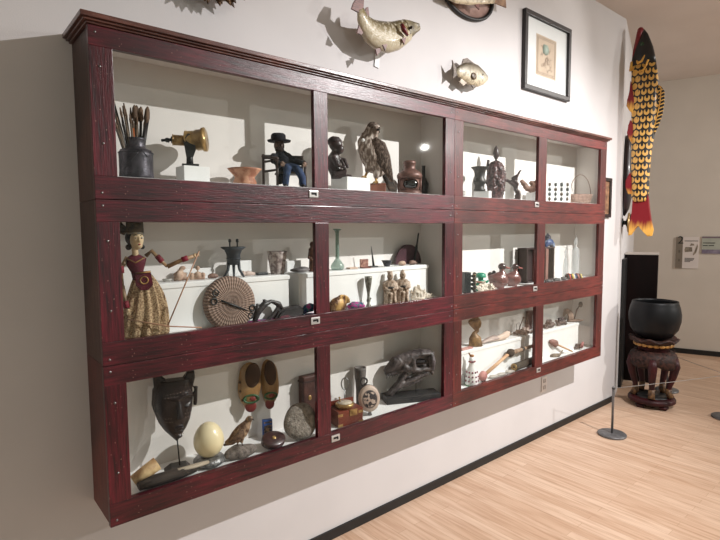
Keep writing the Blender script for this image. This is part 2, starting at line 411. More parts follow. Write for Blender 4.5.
f = F(190, 166, 1.885, 1.787)
t = thing('brass_viewer', 'brass optical viewer on black stand above white block', 'viewer', f.loc, f.rot)
blk = mat('cast_black_iron', (22, 22, 24), (38, 38, 40), rough=.5)
mb = MB(); mb.box((.002, 0, .004), (.06, .05, .007), bev=.002); mb.loft([(0, 0, .004), (0, 0, .05)], [.013, .011]); mb.prism([(-.012, .03), (.012, .03), (.022, .055), (.02, .105), (-.004, .115), (-.02, .09)], -.036, -.030, bev=.001); mb.build('stand', blk, t)
def px3(f, px, py, y=0): a, b = f.q(px, py); return Vector((a, y, b))
mb = MB()
a = px3(f, 187, 141.5); b_ = px3(f, 206.5, 140, -.018)
ax = (b_-a).normalized()
mb.loft([a, a+ax*.001, a+ax*.006, a+ax*.007, b_-ax*.034, b_-ax*.033, b_-ax*.012, b_-ax*.011, b_, b_+ax*.001, b_-ax*.006], [.033, .037, .037, .035, .035, .038, .038, .043, .044, .038, .036], n=32); mb.build('large_barrel', brass, t)
mb = MB(); c_ = px3(f, 174, 141); mb.loft([c_, a+ax*.002], [.019, .019], n=28); mb.ringt(tuple(c_), .018, .0025, rot=(0, 0, R(90))); mb.build('small_barrel', brass, t)
mb = MB(); mb.loft([px3(f, 162.5, 142), px3(f, 163, 142), px3(f, 166.5, 141.6), px3(f, 167, 141.5), px3(f, 170, 141.5), px3(f, 170.3, 141.2), px3(f, 172, 141), px3(f, 172.3, 141), px3(f, 175, 141)], [.003, .005, .005, .008, .009, .006, .006, .013, .013]); mb.build('eyepiece', blk, t)
mb = MB(); q = px3(f, 208.3, 139); mb.loft([q-ax*.004, q-ax*.002], [.036, .035], n=28); mb.build('lens', mat('glazed_lens', (150, 140, 120), (170, 160, 140), rough=.1, coat=1), t)

terra = mat('painted_terracotta', (196, 146, 118), (158, 104, 80), rough=.6, scale=26, lo=.45, hi=.55)
f = F(245, 184, 1.865, TF)
mb = MB(); mb.lathe([(.0001, 0), (.044, 0), (.046, .012), (.038, .030), (.042, .038), (.060, .058), (.067, .066), (.063, .067), (.05, .058), (.03, .044), (.0001, .04)], n=36)
single(mb, 'terracotta_bowl', terra, 'terracotta bowl with flared rim and dark painted pattern', 'bowl', f.loc)

# doll in chair
f = F(285, 187, 1.865, TF, .8)
oak = mat('dark_chair_wood', (44, 34, 32), (72, 56, 50), rough=.5, stretch=(1, 1, .2))
P_ = lambda px, py, y=0: px3(f, px, py, y)
t = thing('miniature_armchair', 'miniature ladder-sided dark wooden armchair under the hatted doll', 'armchair', f.loc, f.rot)
for (px, py, y) in ((264.5, 154.5, .03), (276.5, 162, -.05), (304, 164, -.05), (304, 155, .03)):
    p = P_(px, py, y); mb = MB(); mb.loft([(p.x, y, 0), (p.x, y, p.z)], .0055, n=8); mb.build('chair_leg', oak, t)
for py in (162, 171.5):
    mb = MB(); mb.loft([P_(264.5, py, .03), P_(276.5, py, -.05)], .005, n=8); mb.build('side_rail', oak, t)
mb = MB(); mb.loft([P_(264, 156.5, .03), P_(277, 161, -.054)], .007, n=8); mb.build('armrest', oak, t)
mb = MB(); mb.loft([P_(304, 160, .03), P_(304, 164, -.054)], .007, n=8); mb.build('armrest', oak, t)
a, b_ = P_(264.5, 157, .03), P_(304, 157, .03)
mb = MB(); mb.box(((a.x+b_.x)/2, .03, a.z), (b_.x-a.x, .008, .018), bev=.002); mb.build('back_rail', oak, t)
a, b_ = P_(276.5, 174, 0), P_(304, 174, 0)
mb = MB(); mb.box(((a.x+b_.x)/2, -.012, a.z), (b_.x-a.x+.008, .078, .008), bev=.002); mb.build('seat', oak, t)
cloth = mat('black_doll_coat', (20, 20, 26), (34, 34, 42), rough=.9, scale=60)
jean = mat('blue_doll_trousers', (36, 50, 78), (54, 72, 104), rough=.9, scale=60)
skin_d = mat('dark_carved_face', (96, 70, 58), (64, 46, 40), rough=.7, scale=40)
t = thing('hatted_doll', 'bearded doll in black coat, blue trousers and round hat seated in small armchair', 'doll', f.loc, f.rot)
mb = MB()
mb.loft([P_(290, 172, -.004), P_(288, 167, -.002), P_(284.5, 160, .0), P_(281, 154, .005), P_(280, 150, .006)], [.030, .034, .034, .026, .012], .75)
mb.loft([P_(275, 156, .0), P_(273.5, 162, -.02), P_(280, 165.5, -.05)], [.016, .014, .010])
mb.loft([P_(287, 156, .0), P_(294, 162.5, -.02), P_(302, 164.5, -.05)], [.017, .015, .010])
mb.loft([P_(279, 164, -.02), P_(279.5, 174, -.03), P_(279, 185, -.048)], [.018, .016, .012], .6)
mb.build('coat', cloth, t, remesh=.0035, smooth=3)
mb = MB()
mb.loft([P_(286, 168, -.006), P_(286.5, 171, -.05), P_(285, 178, -.058), P_(284, 187, -.055)], [.021, .017, .014, .013])
mb.loft([P_(289, 167, -.006), P_(297, 171, -.05), P_(300.5, 179, -.058), P_(301, 187, -.055)], [.022, .019, .016, .014])
mb.build('trousers', jean, t, remesh=.0035, smooth=3)
mb = MB()
mb.ell(P_(280, 146.6, 0), (.022, .021, .026)); mb.ell(P_(281.5, 147.2, -.022), (.004, .005, .006)); mb.loft([P_(280, 150, 0), P_(280, 153, .004)], .01)
mb.build('head', skin_d, t, remesh=.002, smooth=2)
mb = MB(); mb.ell(P_(280, 150.6, -.009), (.019, .016, .013)); mb.build('beard', mat('dark_beard', (40, 30, 26), (58, 44, 38), rough=1, scale=80), t)
for s_ in (-1, 1):
    mb = MB(); mb.ell(P_(280, 145.6, -.0195)+Vector((s_*.008, 0, 0)), (.0032, .003, .0025)); mb.build('eye', black, t)
mb = MB(); mb.lathe([(.0001, .0), (.028, .0), (.031, .010), (.030, .024), (.024, .030), (.012, .028), (.0001, .030)], c=P_(279.3, 142)); mb.build('hat_crown', cloth, t)
mb = MB(); mb.lathe([(.0001, .0), (.034, -.002), (.047, -.001), (.049, .004), (.034, .004), (.0001, .005)], c=P_(280, 142.4)); mb.build('hat_brim', cloth, t)
handm = mat('pale_wood_hand', (150, 128, 112), (120, 98, 84), rough=.8)
for (px, py) in ((281.5, 166), (303, 166)):
    mb = MB(); c0 = P_(px, py, -.056); mb.ell(c0, (.009, .009, .011))
    for k in range(4): mb.loft([c0+Vector((-.006+k*.0037, -.004, 0)), c0+Vector((-.006+k*.0037, -.012, -.003)), c0+Vector((-.006+k*.0037, -.012, -.011))], [.0023, .0021, .0015], n=6)
    mb.loft([c0+Vector((.007, 0, .003)), c0+Vector((.011, -.006, .001))], [.0027, .0018], n=6)
    mb.build('hand', handm, t)
for px in (284, 301):
    mb = MB(); c0 = P_(px, 186, -.06); c0.z = .006; mb.ell(c0, (.010, .018, .006)); mb.build('shoe', blk, t)

# kneeling figure on block
ebony = mat('polished_dark_carving', (44, 34, 36), (76, 60, 60), rough=.35, scale=20)
f = F(339, 178, 1.865, 1.787, 1)
t = thing('kneeling_carving', 'dark polished carving of a curled kneeling figure on white block', 'carving', f.loc, f.rot)
P_ = lambda px, py, y=0: px3(f, px, py, y)
mb = MB(); mb.ell(P_(336, 145, 0), (.032, .03, .030)); mb.ell(P_(340, 150, -.012), (.02, .018, .022))
mb.loft([P_(336, 152, 0), P_(334, 158, .005), P_(334, 166, .01), P_(337, 174, .01)], [.018, .03, .034, .03])
mb.loft([P_(333, 157, -.02), P_(337, 166, -.035), P_(345, 169, -.03), P_(341, 160, -.022)], [.011, .010, .009, .007])
mb.loft([P_(333, 158, .02), P_(345, 160, .01), P_(348, 168, -.0)], [.011, .010, .008])
mb.loft([P_(335, 174, -.012), P_(347, 172, -.015), P_(345, 176, -.015), P_(352, 176.5, -.012)], [.018, .012, .009, .007])
mb.loft([P_(331, 176.5, 0), P_(352, 176.5, 0)], [.012, .008], .02/.012)
mb.build('figure', ebony, t, remesh=.0035, smooth=3)
mb = MB(); mb.ell(P_(335, 142.5, .004), (.033, .032, .026)); mb.build('curled_hair', mat('carved_curls', (36, 28, 30), (60, 48, 50), rough=.6, scale=90, bump=1), t, disp=(.006, .006))

# hawk
def featherm(name, c1, c2, c3, sc_=26):
    m = mat(name, c1, c2, rough=.9, scale=sc_, stretch=(1.6, 1.6, .6), lo=.44, hi=.54, bump=.4)
    rp = [n for n in m.node_tree.nodes if n.bl_idname == 'ShaderNodeValToRGB'][0]
    e = rp.color_ramp.elements.new(.66); e.color = srgb(c3); return m
hb = featherm('hawk_breast_feathers', (116, 100, 90), (168, 152, 142), (198, 188, 180), 60)
hw = featherm('hawk_wing_feathers', (70, 56, 50), (100, 84, 76), (146, 128, 116), 90)
f = F(377, 193, 1.868, TF)
P_ = lambda px, py, y=0: px3(f, px, py, y)
t = thing('stuffed_hawk', 'stuffed hawk with mottled brown and white feathers standing upright', 'hawk', f.loc, f.rot)
mb = MB()
mb.loft([P_(383, 175, .01), P_(378, 168, 0), P_(374, 160, -.005), P_(370, 150, -.005), P_(368, 142, 0), P_(371, 136, 0), P_(373, 131, 0), P_(374, 127, 0), P_(374, 125.5, 0)],
        [.018, .044, .056, .058, .05, .036, .034, .028, .01], .78, n=20)
mb.loft([P_(370, 164, -.01), P_(368, 170, -.012), P_(367, 174, -.014)], [.026, .018, .007])
mb.loft([P_(378, 168, -.015), P_(377, 175, -.02), P_(376, 180, -.022)], [.028, .020, .008])
mb.ell(P_(376, 131, -.012), (.022, .026, .024))
mb.build('body', hb, t, remesh=.005, smooth=4, disp=(.01, .02))
mb = MB(); mb.ell(P_(374, 128.6, .003), (.034, .034, .026), rot=(0, R(15), 0)); mb.loft([P_(368, 134, .012), P_(366, 144, .02)], [.03, .034], .6); mb.build('crown_feathers', hw, t, remesh=.004, smooth=3, disp=(.006, .012))
for yy in (-.034, .036):
    mb = MB(); mb.loft([P_(374, 141, yy), P_(379, 148, yy*1.15), P_(383, 160, yy*1.15), P_(388, 172, yy*.9), P_(392, 182, yy*.5)], [.016, .034, .036, .022, .006], .32, n=16)
    mb.build('wing', hw, t, disp=(.008, .014))
mb = MB()
for k in range(5): mb.loft([P_(383+k*.6, 172, .012+.004*k), P_(387+k, 181, .01+.004*k), P_(390+k*1.3, 191, .008+.005*k)], [.010, .012, .006], .25, n=8)
mb.build('tail', mat('hawk_tail_feathers', (40, 34, 32), (84, 70, 60), rough=.9, scale=30, stretch=(.3, .3, 3)), t)
yel = mat('yellow_talon_skin', (190, 150, 84), (150, 112, 60), rough=.6, scale=60)
for (px, py, y, fx, fy) in ((367, 173, -.014, 365, 178), (376, 179, -.022, 376.5, 183.5)):
    mb = MB(); foot = P_(fx, fy, y-.012)
    mb.loft([P_(px, py, y), foot], [.006, .005], n=8)
    for a in (-60, -20, 20, 180):
        dx, dy = math.sin(R(a))*.02, -math.cos(R(a))*.022
        mb.loft([foot, foot+Vector((dx*.6, dy*.6, .004)), foot+Vector((dx, dy, -.005))], [.0045, .0042, .0035], n=7)
    mb.build('foot', yel, t)
    mb = MB()
    for a in (-60, -20, 20, 180):
        dx, dy = math.sin(R(a))*.02, -math.cos(R(a))*.022
        mb.loft([foot+Vector((dx, dy, -.004)), foot+Vector((dx*1.25, dy*1.25, -.006)), foot+Vector((dx*1.35, dy*1.35, -.013))], [.0028, .002, .0005], n=6)
    mb.build('talons', black, t)
mb = MB(); mb.loft([P_(377.5, 132, -.03), P_(379.5, 132.5, -.042), P_(379.8, 135.5, -.046)], [.0075, .005, .001], n=10); mb.build('beak', mat('dark_horn_beak', (40, 36, 34), (60, 54, 48), rough=.3), t)
for (px, y) in ((379.3, -.024), (372.5, -.034)):
    mb = MB(); mb.ell(P_(px, 130, y), .0042); mb.build('eye', mat('glossy_eye', (30, 18, 8), rough=.05), t)
mb = MB(); mb.lathe([(.0001, 0), (.0085, 0), (.0085, .002), (.0001, .002)], c=P_(363.5, 142.5, -.048), axis='y', n=18); mb.build('white_tag', white_paint, t)
mb = MB(); mb.box((P_(378, 193).x, .0, .022), (.075, .075, .044), bev=.003)
single(mb, 'perch_block', mat('red_brown_block', (150, 96, 78), (120, 72, 58), rough=.7), 'small reddish brown block under the hawk feet', 'block', f.loc+Vector((.0, -.0, 0)), f.rot)

# copper lantern
f = F(409.5, 193, 1.875, TF)
cop = mat('aged_copper', (126, 92, 84), (92, 66, 60), rough=.45, metal=.3, scale=26)
t = thing('ship_lantern', 'round copper ship lantern with dark glass and ring top', 'lantern', f.loc, f.rot)
mb = MB(); mb.lathe([(.0001, 0), (.058, 0), (.06, .01), (.052, .014), (.052, .02), (.0001, .02)], n=36); mb.build('base', cop, t)
mb = MB(); mb.lathe([(.0001, .016), (.046, .018), (.049, .045), (.047, .078), (.0001, .079)], n=32); mb.build('copper_shell', cop, t)
mb = MB(); mb.ell((.004, -.030, .048), (.038, .026, .027)); mb.build('dark_glass', mat('smoked_lantern_glass', (12, 12, 14), (20, 20, 22), rough=.08, coat=1), t)
mb = MB(); mb.lathe([(.05, .073), (.06, .077), (.062, .09), (.056, .1), (.042, .112), (.03, .118), (.028, .12), (.028, .14), (.031, .143), (.031, .152), (.022, .158), (.0001, .16)], n=36); mb.build('hood', cop, t)
for a in (0, 60, 120, 180):
    mb = MB(); x, y = .053*math.cos(R(a)), .053*math.sin(R(a)); mb.loft([(x, y, .01), (x*1.02, y*1.02, .08)], .004, n=8); mb.build('guard_bar', cop, t)
mb = MB(); mb.ringt((.004, -.044, .048), .037, .0035, sx=1.0, sz=.74); mb.build('front_ring', cop, t)
t.scale = (1.06, 1.0, 1.1)
f = F(423.5, 193, 1.93, TF)
mb = MB(); mb.lathe([(.0001, 0), (.013, 0), (.02, .02), (.026, .05), (.027, .07), (.018, .09), (.009, .105), (.008, .16), (.011, .165), (.0001, .165)])
single(mb, 'dark_bottle', mat('black_pottery', (30, 26, 28), (48, 42, 44), rough=.35), 'slender black long-necked bottle right of the copper lantern', 'bottle', f.loc)

# ================= top right case
f = F(479.5, 195, 1.86, 1.769)
mb = MB(); mb.lathe([(.0001, 0), (.034, 0), (.036, .006), (.028, .014), (.026, .03), (.034, .045), (.036, .06), (.028, .072), (.03, .1), (.036, .12), (.048, .132), (.05, .137), (.045, .138), (.03, .11), (.0001, .1)])
for sx in (-1, 1): mb.loft([(sx*.034, 0, .05), (sx*.052, 0, .056), (sx*.05, 0, .072), (sx*.034, 0, .07)], .004, n=8)
single(mb, 'bronze_urn', mat('dark_bronze', (48, 46, 46), (74, 70, 68), rough=.45, metal=.5, scale=30), 'dark bronze urn with flared rim and side handles on white block', 'urn', f.loc)
f = F(495.5, 197, 1.87, TF)
P_ = lambda px, py, y=0: px3(f, px, py, y)
rb_ = mat('carved_redbrown_wood', (50, 32, 34), (96, 66, 66), rough=.3, scale=60, lo=.4, hi=.6, bump=1, bscale=90)
t = thing('openwork_carving', 'tall egg-shaped openwork carving in dark wood with pointed finial', 'carving', f.loc, f.rot)
t.scale = (1.02, 1.02, 1.05)
mb = MB(); mb.lathe([(.0001, 0), (.038, 0), (.042, .02), (.05, .06), (.055, .11), (.054, .15), (.046, .185), (.03, .21), (.012, .22), (.0001, .22)], ripple=(7, .06))
rr = random.Random(3)
for k in range(46):
    a = rr.uniform(0, 6.28); z = rr.uniform(.02, .2); r_ = .05*math.sin(math.pi*min(1, (z+.05)/.29)); mb.ell((r_*math.cos(a), r_*math.sin(a), z), rr.uniform(.008, .014), n=8)
mb.build('carved_body', rb_, t, disp=(.012, .02), remesh=.003)
mb = MB(); mb.lathe([(.0001, .215), (.008, .216), (.006, .226), (.016, .245), (.019, .265), (.012, .29), (.003, .305), (.0001, .308)]); mb.build('finial', ebony, t)
mb = MB(); mb.loft([P_(488.5, 178, 0), P_(487.3, 168, 0), P_(488, 162, 0)], [.007, .009, .008]); mb.loft([P_(488, 176, 0), P_(492, 172, 0)], [.006, .006]); mb.build('side_spur', ebony, t)
f = F(515, 200, 1.865, TF)
P_ = lambda px, py, y=0: px3(f, px, py, y)
t = thing('branching_carving', 'black twisted branching root carving reaching upward to right', 'carving', f.loc, f.rot)
mb = MB()
mb.loft([P_(517, 199.5), P_(518, 194), P_(515, 189), P_(517, 184), P_(514, 180), P_(510, 182), P_(505, 180)], [.018, .015, .013, .012, .012, .010, .008])
mb.loft([P_(515, 186), P_(512, 184), P_(508, 181), P_(505, 179.5)], [.013, .013, .01, .007])
mb.loft([P_(515, 182), P_(517, 176), P_(519.5, 171.5), P_(521, 171)], [.01, .008, .006, .005])
mb.loft([P_(511, 179), P_(514, 176.5), P_(518, 175)], [.007, .006, .005])
mb.loft([P_(515, 197, -.01), P_(518.5, 192, -.02), P_(519, 199, -.01)], [.009, .009, .009])
mb.loft([P_(513, 199.5, -.01), P_(519, 199.5, .01)], [.007, .012])
mb.build('root', ebony, t, remesh=.0035, smooth=2, disp=(.006, .012))
f = F(529.5, 192, 1.895, 1.793)
P_ = lambda px, py, y=0: px3(f, px, py, y)
mb = MB(); hornm = mat('brown_horn', (150, 120, 106), (108, 80, 70), rough=.55, scale=30, bump=.6)
mb.loft([P_(520.5, 180), P_(524, 184), P_(527, 188.5), P_(531, 190), P_(535, 189), P_(537, 184), P_(535, 180.5)], [.012, .017, .019, .02, .02, .018, .012])
mb.ell(P_(531, 183), .014); mb.loft([P_(530, 189), P_(534, 185), P_(531, 181)], [.015, .015, .008])
single(mb, 'curled_horn', hornm, 'brown curled knobbly horn resting on a white block', 'horn', f.loc, f.rot, remesh=.0035, smooth=2, disp=(.008, .014))
# beetle board
f = F(556.5, 202, 1.925, TF, .5)
t = thing('beetle_board', 'white board with rows of pinned dark beetles', 'specimen board', f.loc+Vector((0, -.01, 0)), f.rot)
W = .19
mb = MB(); mb.box((0, 0, .077), (W, .010, .154), bev=.001); mb.build('board', white_paint, t)
btm = [mat('dark_beetle_shell', (28, 34, 40), (50, 60, 62), rough=.25, scale=50), mat('brown_beetle_shell', (86, 70, 52), (60, 46, 36), rough=.3, scale=50)]
k = 0
for iz in range(4):
    for ixx in range(4):
        x = -W/2+.026+ixx*.046; z = .030+iz*.034; mb = MB()
        a, b_ = rr.uniform(.007, .0105), rr.uniform(.011, .0145)
        mb.ell((0, 0, 0), (a, .005, b_)); mb.ell((0, -.001, b_), (a*.6, .004, .004))
        for s_ in (-1, 1):
            for q in (-.5, .1, .6): mb.loft([(s_*a*.7, 0, q*b_), (s_*a*1.35, .001, q*b_+.003)], .0012, n=5)
        mb.build('beetle', btm[(k*7) % 3 == 0], t, loc=(x, -.009, z)); k += 1
# wire basket
f = F(580, 203, 1.875, TF, .35)
wk = mat('pale_wicker', (176, 146, 132), (116, 88, 78), rough=.7, scale=90)
t = thing('handled_basket', 'low pale wicker basket with tall round wire handle', 'basket', f.loc, f.rot)
t.scale = (1.12, 1, 1.12)
mb = MB()
for k in range(7): mb.ringt((0, 0, .006+k*.009), .068+.004*math.sin(k*.5)+.003*k, .0035, rot=(R(90), 0, 0), n=32, m=6, sz=.62)
for k in range(24):
    a = 2*math.pi*k/24; mb.loft([(.068*math.cos(a), .042*math.sin(a), .002), (.088*math.cos(a), .054*math.sin(a), .064)], .0035, n=5)
mb.lathe([(.0001, .001), (.07, .001), (.07, .004), (.0001, .004)], sy=.62)
mb.build('woven_body', wk, t)
mb = MB(); mb.loft([(.084*math.cos(a), 0, .06+.132*math.sin(a)) for a in [math.pi*i/20 for i in range(21)]], .0028, n=8, side=(0, 1, 0)); mb.build('handle', mat('thin_brown_handle', (120, 98, 88), rough=.5), t)

# ================= middle left: puppet
f = F(146, 338, 1.815, MF, 1)
P_ = lambda px, py, y=0: px3(f, px, py, y)
t = thing('rod_puppet', 'wooden rod puppet in maroon bodice and gold patterned skirt with dark crown', 'puppet', f.loc, f.rot)
pskin = mat('cream_painted_wood', (206, 184, 150), (184, 158, 122), rough=.5, scale=20)
maroon = mat('maroon_velvet', (98, 16, 38), (66, 8, 24), rough=.8, scale=40)
gold = mat('gold_trim', (186, 150, 90), (120, 88, 46), rough=.45, metal=.3, scale=70)
batik = mat('gold_batik_cloth', (204, 178, 142), (120, 92, 66), rough=.85, scale=190, lo=.36, hi=.62, bump=.5)
mb = MB(); mb.lathe([(.052, .0), (.056, .008), (.052, .03), (.05, .07), (.046, .11), (.04, .15), (.028, .19), (.017, .215), (.014, .222), (.0001, .222)], c=(P_(147, 338).x, .005, .001), n=96, ripple=(13, .13), sx=1.36, sy=.56)
for v in mb.bm.verts:
    v.co.x += .012*math.sin(v.co.z*12)-.010; v.co += Vector(noise.noise_vector(v.co*22))*.006
mb.build('skirt', batik, t, sub=1)
mb = MB(); mb.loft([P_(141, 279, .0), P_(140, 271, .0), P_(139, 264, .0), P_(139, 258, 0), P_(139, 254, 0)], [.018, .020, .03, .034, .010], .6, n=20); mb.build('bodice', maroon, t)
mb = MB(); mb.prism([P_(x, y).xz[:] for x, y in ((138, 271), (153, 270), (155, 284), (150, 289), (143, 289), (138, 284))], -.034, -.028, bev=.002); mb.build('apron_panel', maroon, t)
mb = MB(); mb.ringt(tuple(P_(146.5, 279, -.035)), .012, .002); mb.loft([P_(139, 272, -.036), P_(153, 271, -.036)], .002, n=6); mb.loft([P_(131, 258, -.02), P_(139, 262, -.025), P_(148, 257, -.02)], .0022, n=6); mb.build('gold_embroidery', gold, t)
mb = MB(); mb.loft([P_(139, 257), P_(138.5, 250), P_(139, 247)], [.011, .0105, .012]); mb.ell(P_(140.5, 239.5, -.002), (.023, .024, .030)); mb.ell(P_(142, 245, -.006), (.014, .015, .014)); mb.loft([P_(143, 236.5, -.022), P_(143.6, 241, -.029), P_(143, 242, -.022)], [.003, .004, .003])
mb.ell(P_(133.5, 241, .004), (.004, .007, .009))
mb.build('head', pskin, t, remesh=.0022, smooth=2)
for (px, y) in ((140, -.0225), (146, -.0195)):
    mb = MB(); mb.ell(P_(px, 238, y), (.0042, .003, .0025)); mb.build('eye', white_paint, t)
    mb = MB(); mb.ell(P_(px, 238, y-.002), (.0022, .002, .0022)); mb.build('iris', black, t)
    mb = MB(); mb.loft([P_(px-2.3, 236, y+.001), P_(px, 234.8, y-.0015), P_(px+2.2, 236, y+.001)], .0009, n=6); mb.build('eyebrow', black, t)
mb = MB(); mb.ell(P_(143.2, 244.3, -.0215), (.0045, .003, .002)); mb.build('mouth', mat('red_lips', (150, 20, 30), rough=.4), t)
hair = mat('black_hair', (22, 18, 20), (34, 28, 30), rough=.7)
mb = MB(); mb.ell(P_(138, 238, .008), (.028, .024, .030)); mb.ell(P_(132.5, 247, .004), .010); mb.ell(P_(146, 247, .010), .008); mb.build('hair', hair, t)
crm = mat('dark_embroidered_crown', (44, 34, 24), (86, 68, 44), rough=.7, scale=60)
mb = MB(); mb.lathe([(.026, 0), (.028, .004), (.028, .012), (.027, .04), (.022, .045), (.0001, .045)], c=tuple(P_(139.2, 234.5, .003)), sx=1.0, sy=.9); mb.loft([P_(131, 232, .002), P_(124, 228, .01), P_(122, 222, .014)], [.014, .018, .012], .5); mb.build('crown', crm, t)
mb = MB(); mb.ringt(tuple(P_(139.2, 233.5, .002)), .0275, .0022, rot=(R(90), 0, 0)); mb.build('crown_band', mat('blue_beads', (40, 60, 80), (150, 130, 90), rough=.4, scale=120), t)
limb = mat('brown_painted_limb', (150, 122, 88), (90, 66, 46), rough=.5, scale=30)
for chain in ([(149, 256, -.005), (155, 251, -.008), (163, 260, -.012), (170, 267, -.015)], [(170, 267, -.015), (184, 261, -.02), (197, 257, -.024)], [(131, 257, 0), (124, 268, -.01), (125, 284, -.014)], [(125, 284, -.014), (127, 297, -.018), (129, 306, -.02)]):
    mb = MB(); mb.loft([P_(*c) for c in chain], [.0075, .007, .006, .005][:len(chain)], n=10); mb.build('arm', limb, t)
for (a, b_) in (((160, 256, -.0105), (165, 262, -.013)), ((185, 260.5, -.02), (191, 258.5, -.022)), ((124.5, 265, -.0085), (124.6, 272, -.011)), ((127.5, 299, -.018), (128.5, 306, -.02))):
    mb = MB(); mb.loft([P_(*a), P_(*b_)], [.0095, .0095], n=12); mb.build('red_cuff', mat('crimson_cuff', (128, 20, 44), (100, 12, 30), rough=.7), t)
for (c, d) in (((197, 257, -.024), (1, .25)), ((129.5, 307, -.02), (.1, -1))):
    mb = MB(); c0 = P_(*c); d = Vector((d[0], 0, d[1])).normalized(); n_ = Vector((-d.z, 0, d.x)); mb.loft([c0, c0+d*.008], [.005, .006], n=8)
    for k in range(4):
        s0 = c0+d*.008+n_*(-.004+k*.0028); mb.loft([s0, s0+d*.007, s0+d*.012+Vector((0, -.003, 0))], [.0017, .0015, .001], n=6)
    mb.loft([c0+d*.003+n_*.004, c0+d*.008+n_*.009], [.002, .0013], n=6); mb.build('hand', pskin, t)
rodm = mat('bamboo_rod', (176, 140, 112), (140, 104, 82), rough=.5)
mb = MB(); mb.loft([P_(203, 252, -.026), P_(168, 326, -.028)], .0023, n=8); mb.build('control_rod', rodm, t)
mb = MB(); mb.loft([P_(128, 316, -.036), P_(168, 326, -.034), P_(203, 330, -.034)], .0023, n=8); mb.build('control_rod', rodm, t)

# round woven disc with iron fitting, leaning against the riser
a = aty(230, 303, 1.822)
wv = mat('woven_brown_straw', (150, 124, 108), (110, 86, 74), rough=.8, scale=30)
nt, b = nodes(wv)
tc = nn(nt, 'TexCoord'); sp = nn(nt, 'SeparateXYZ'); nt.links.new(tc.outputs['Object'], sp.inputs[0])
rad = math_(nt, 'SQRT', math_(nt, 'ADD', math_(nt, 'MULTIPLY', sp.outputs[0], sp.outputs[0]), math_(nt, 'MULTIPLY', sp.outputs[2], sp.outputs[2])))
ang = math_(nt, 'ARCTAN2', sp.outputs[2], sp.outputs[0])
s1 = math_(nt, 'SINE', math_(nt, 'MULTIPLY', ang, 52.0)); s2 = math_(nt, 'SINE', math_(nt, 'MULTIPLY', rad, 420.0))
pr = math_(nt, 'ADD', math_(nt, 'MULTIPLY', s1, .5), math_(nt, 'MULTIPLY', s2, .25))
mr = nn(nt, 'MapRange'); nt.links.new(pr, mr.inputs[0]); mr.inputs[1].default_value = -.5; mr.inputs[2].default_value = .5
nt.links.new(mixc(nt, mr.outputs[0], srgb((112, 90, 80)), srgb((160, 136, 122))), b.inputs['Base Color'])
bp = nn(nt, 'Bump'); bp.inputs['Strength'].default_value = .8; bp.inputs['Distance'].default_value = .004; nt.links.new(pr, bp.inputs['Height']); nt.links.new(bp.outputs[0], b.inputs['Normal'])
t = thing('woven_round', 'large round brown woven container lid with black scrolled iron bar', 'woven disc', a, 0)
rp_ = (R(-6), 0, 0)
mb = MB(); mb.lathe([(.0001, -.016), (.085, -.016), (.1, -.013), (.104, -.004), (.104, .012), (.0001, .012)], axis='y', n=56, rot=(R(-5), 0, 0)); mb.build('disc', wv, t)
mb = MB()
def dz(px, py, y=-.019): v = aty(px, py, 1.80); w = a; s_ = 1.822/1.80; return Vector(((v.x*s_-w.x), y+.0, (1.55+(v.z-1.55)*s_)-w.z))
mb.loft([dz(219, 300), dz(232, 305, -.022), dz(245, 310)], [.0028, .0045, .0028], n=8)
for (px, py) in ((213.5, 292.5), (212, 301), (250, 307.5), (248.5, 315)): mb.ringt(tuple(dz(px, py)), .0115, .003, n=18)
mb.build('iron_bar', blk, t)

# items on the left riser
ys = 1.905
f = F(167.5, 281, ys, SH); mb = MB(); mb.lathe([(.0001, 0), (.012, 0), (.02, .01), (.017, .011), (.0001, .006)], sx=1, sy=.8)
single(mb, 'small_white_dish', mat('grey_shell', (200, 196, 190), (160, 156, 150), rough=.4), 'tiny pale shell-like dish left on the riser beside puppet arm', 'dish', f.loc)
clay = mat('pale_clay', (206, 180, 160), (162, 130, 112), rough=.8, scale=40)
f = F(181, 281, ys, SH); P_ = lambda px, py, y=0: px3(f, px, py, y); mb = MB()
mb.loft([P_(175, 277), P_(179, 275), P_(186, 277)], [.014, .02, .014]); mb.ell(P_(179, 276, -.016), .015); mb.ell(P_(183, 268), (.012, .008, .008)); mb.loft([P_(180, 273), P_(182, 268)], [.01, .008])
for px in (175, 180, 187): mb.loft([P_(px, 277, -.006), P_(px, 280.7, -.008)], .005)
single(mb, 'clay_animal', clay, 'squat pale clay animal with round snout on riser', 'clay figurine', f.loc, f.rot, remesh=.0025, smooth=2)
f = F(197, 279.5, ys, SH); P_ = lambda px, py, y=0: px3(f, px, py, y); mb = MB()
mb.ell(P_(192, 276), (.012, .012, .014)); mb.ell(P_(198, 275), .014); mb.ell(P_(198, 268), .009); mb.ell(P_(203, 275), .01); mb.loft([P_(190, 279), P_(205, 278.5)], [.005, .006], 1.6)
single(mb, 'clay_group', clay, 'pale pink clay group of small rounded figures beside rod tip', 'clay figurine', f.loc, f.rot, remesh=.0025, smooth=1)
f = F(213, 280, ys, SH); mb = MB(); mb.ell((0, 0, .01), (.022, .014, .011)); mb.jitter(.004, 60)
single(mb, 'small_shell', hornm, 'small tan shell left of the three-legged bronze vessel', 'shell', f.loc)
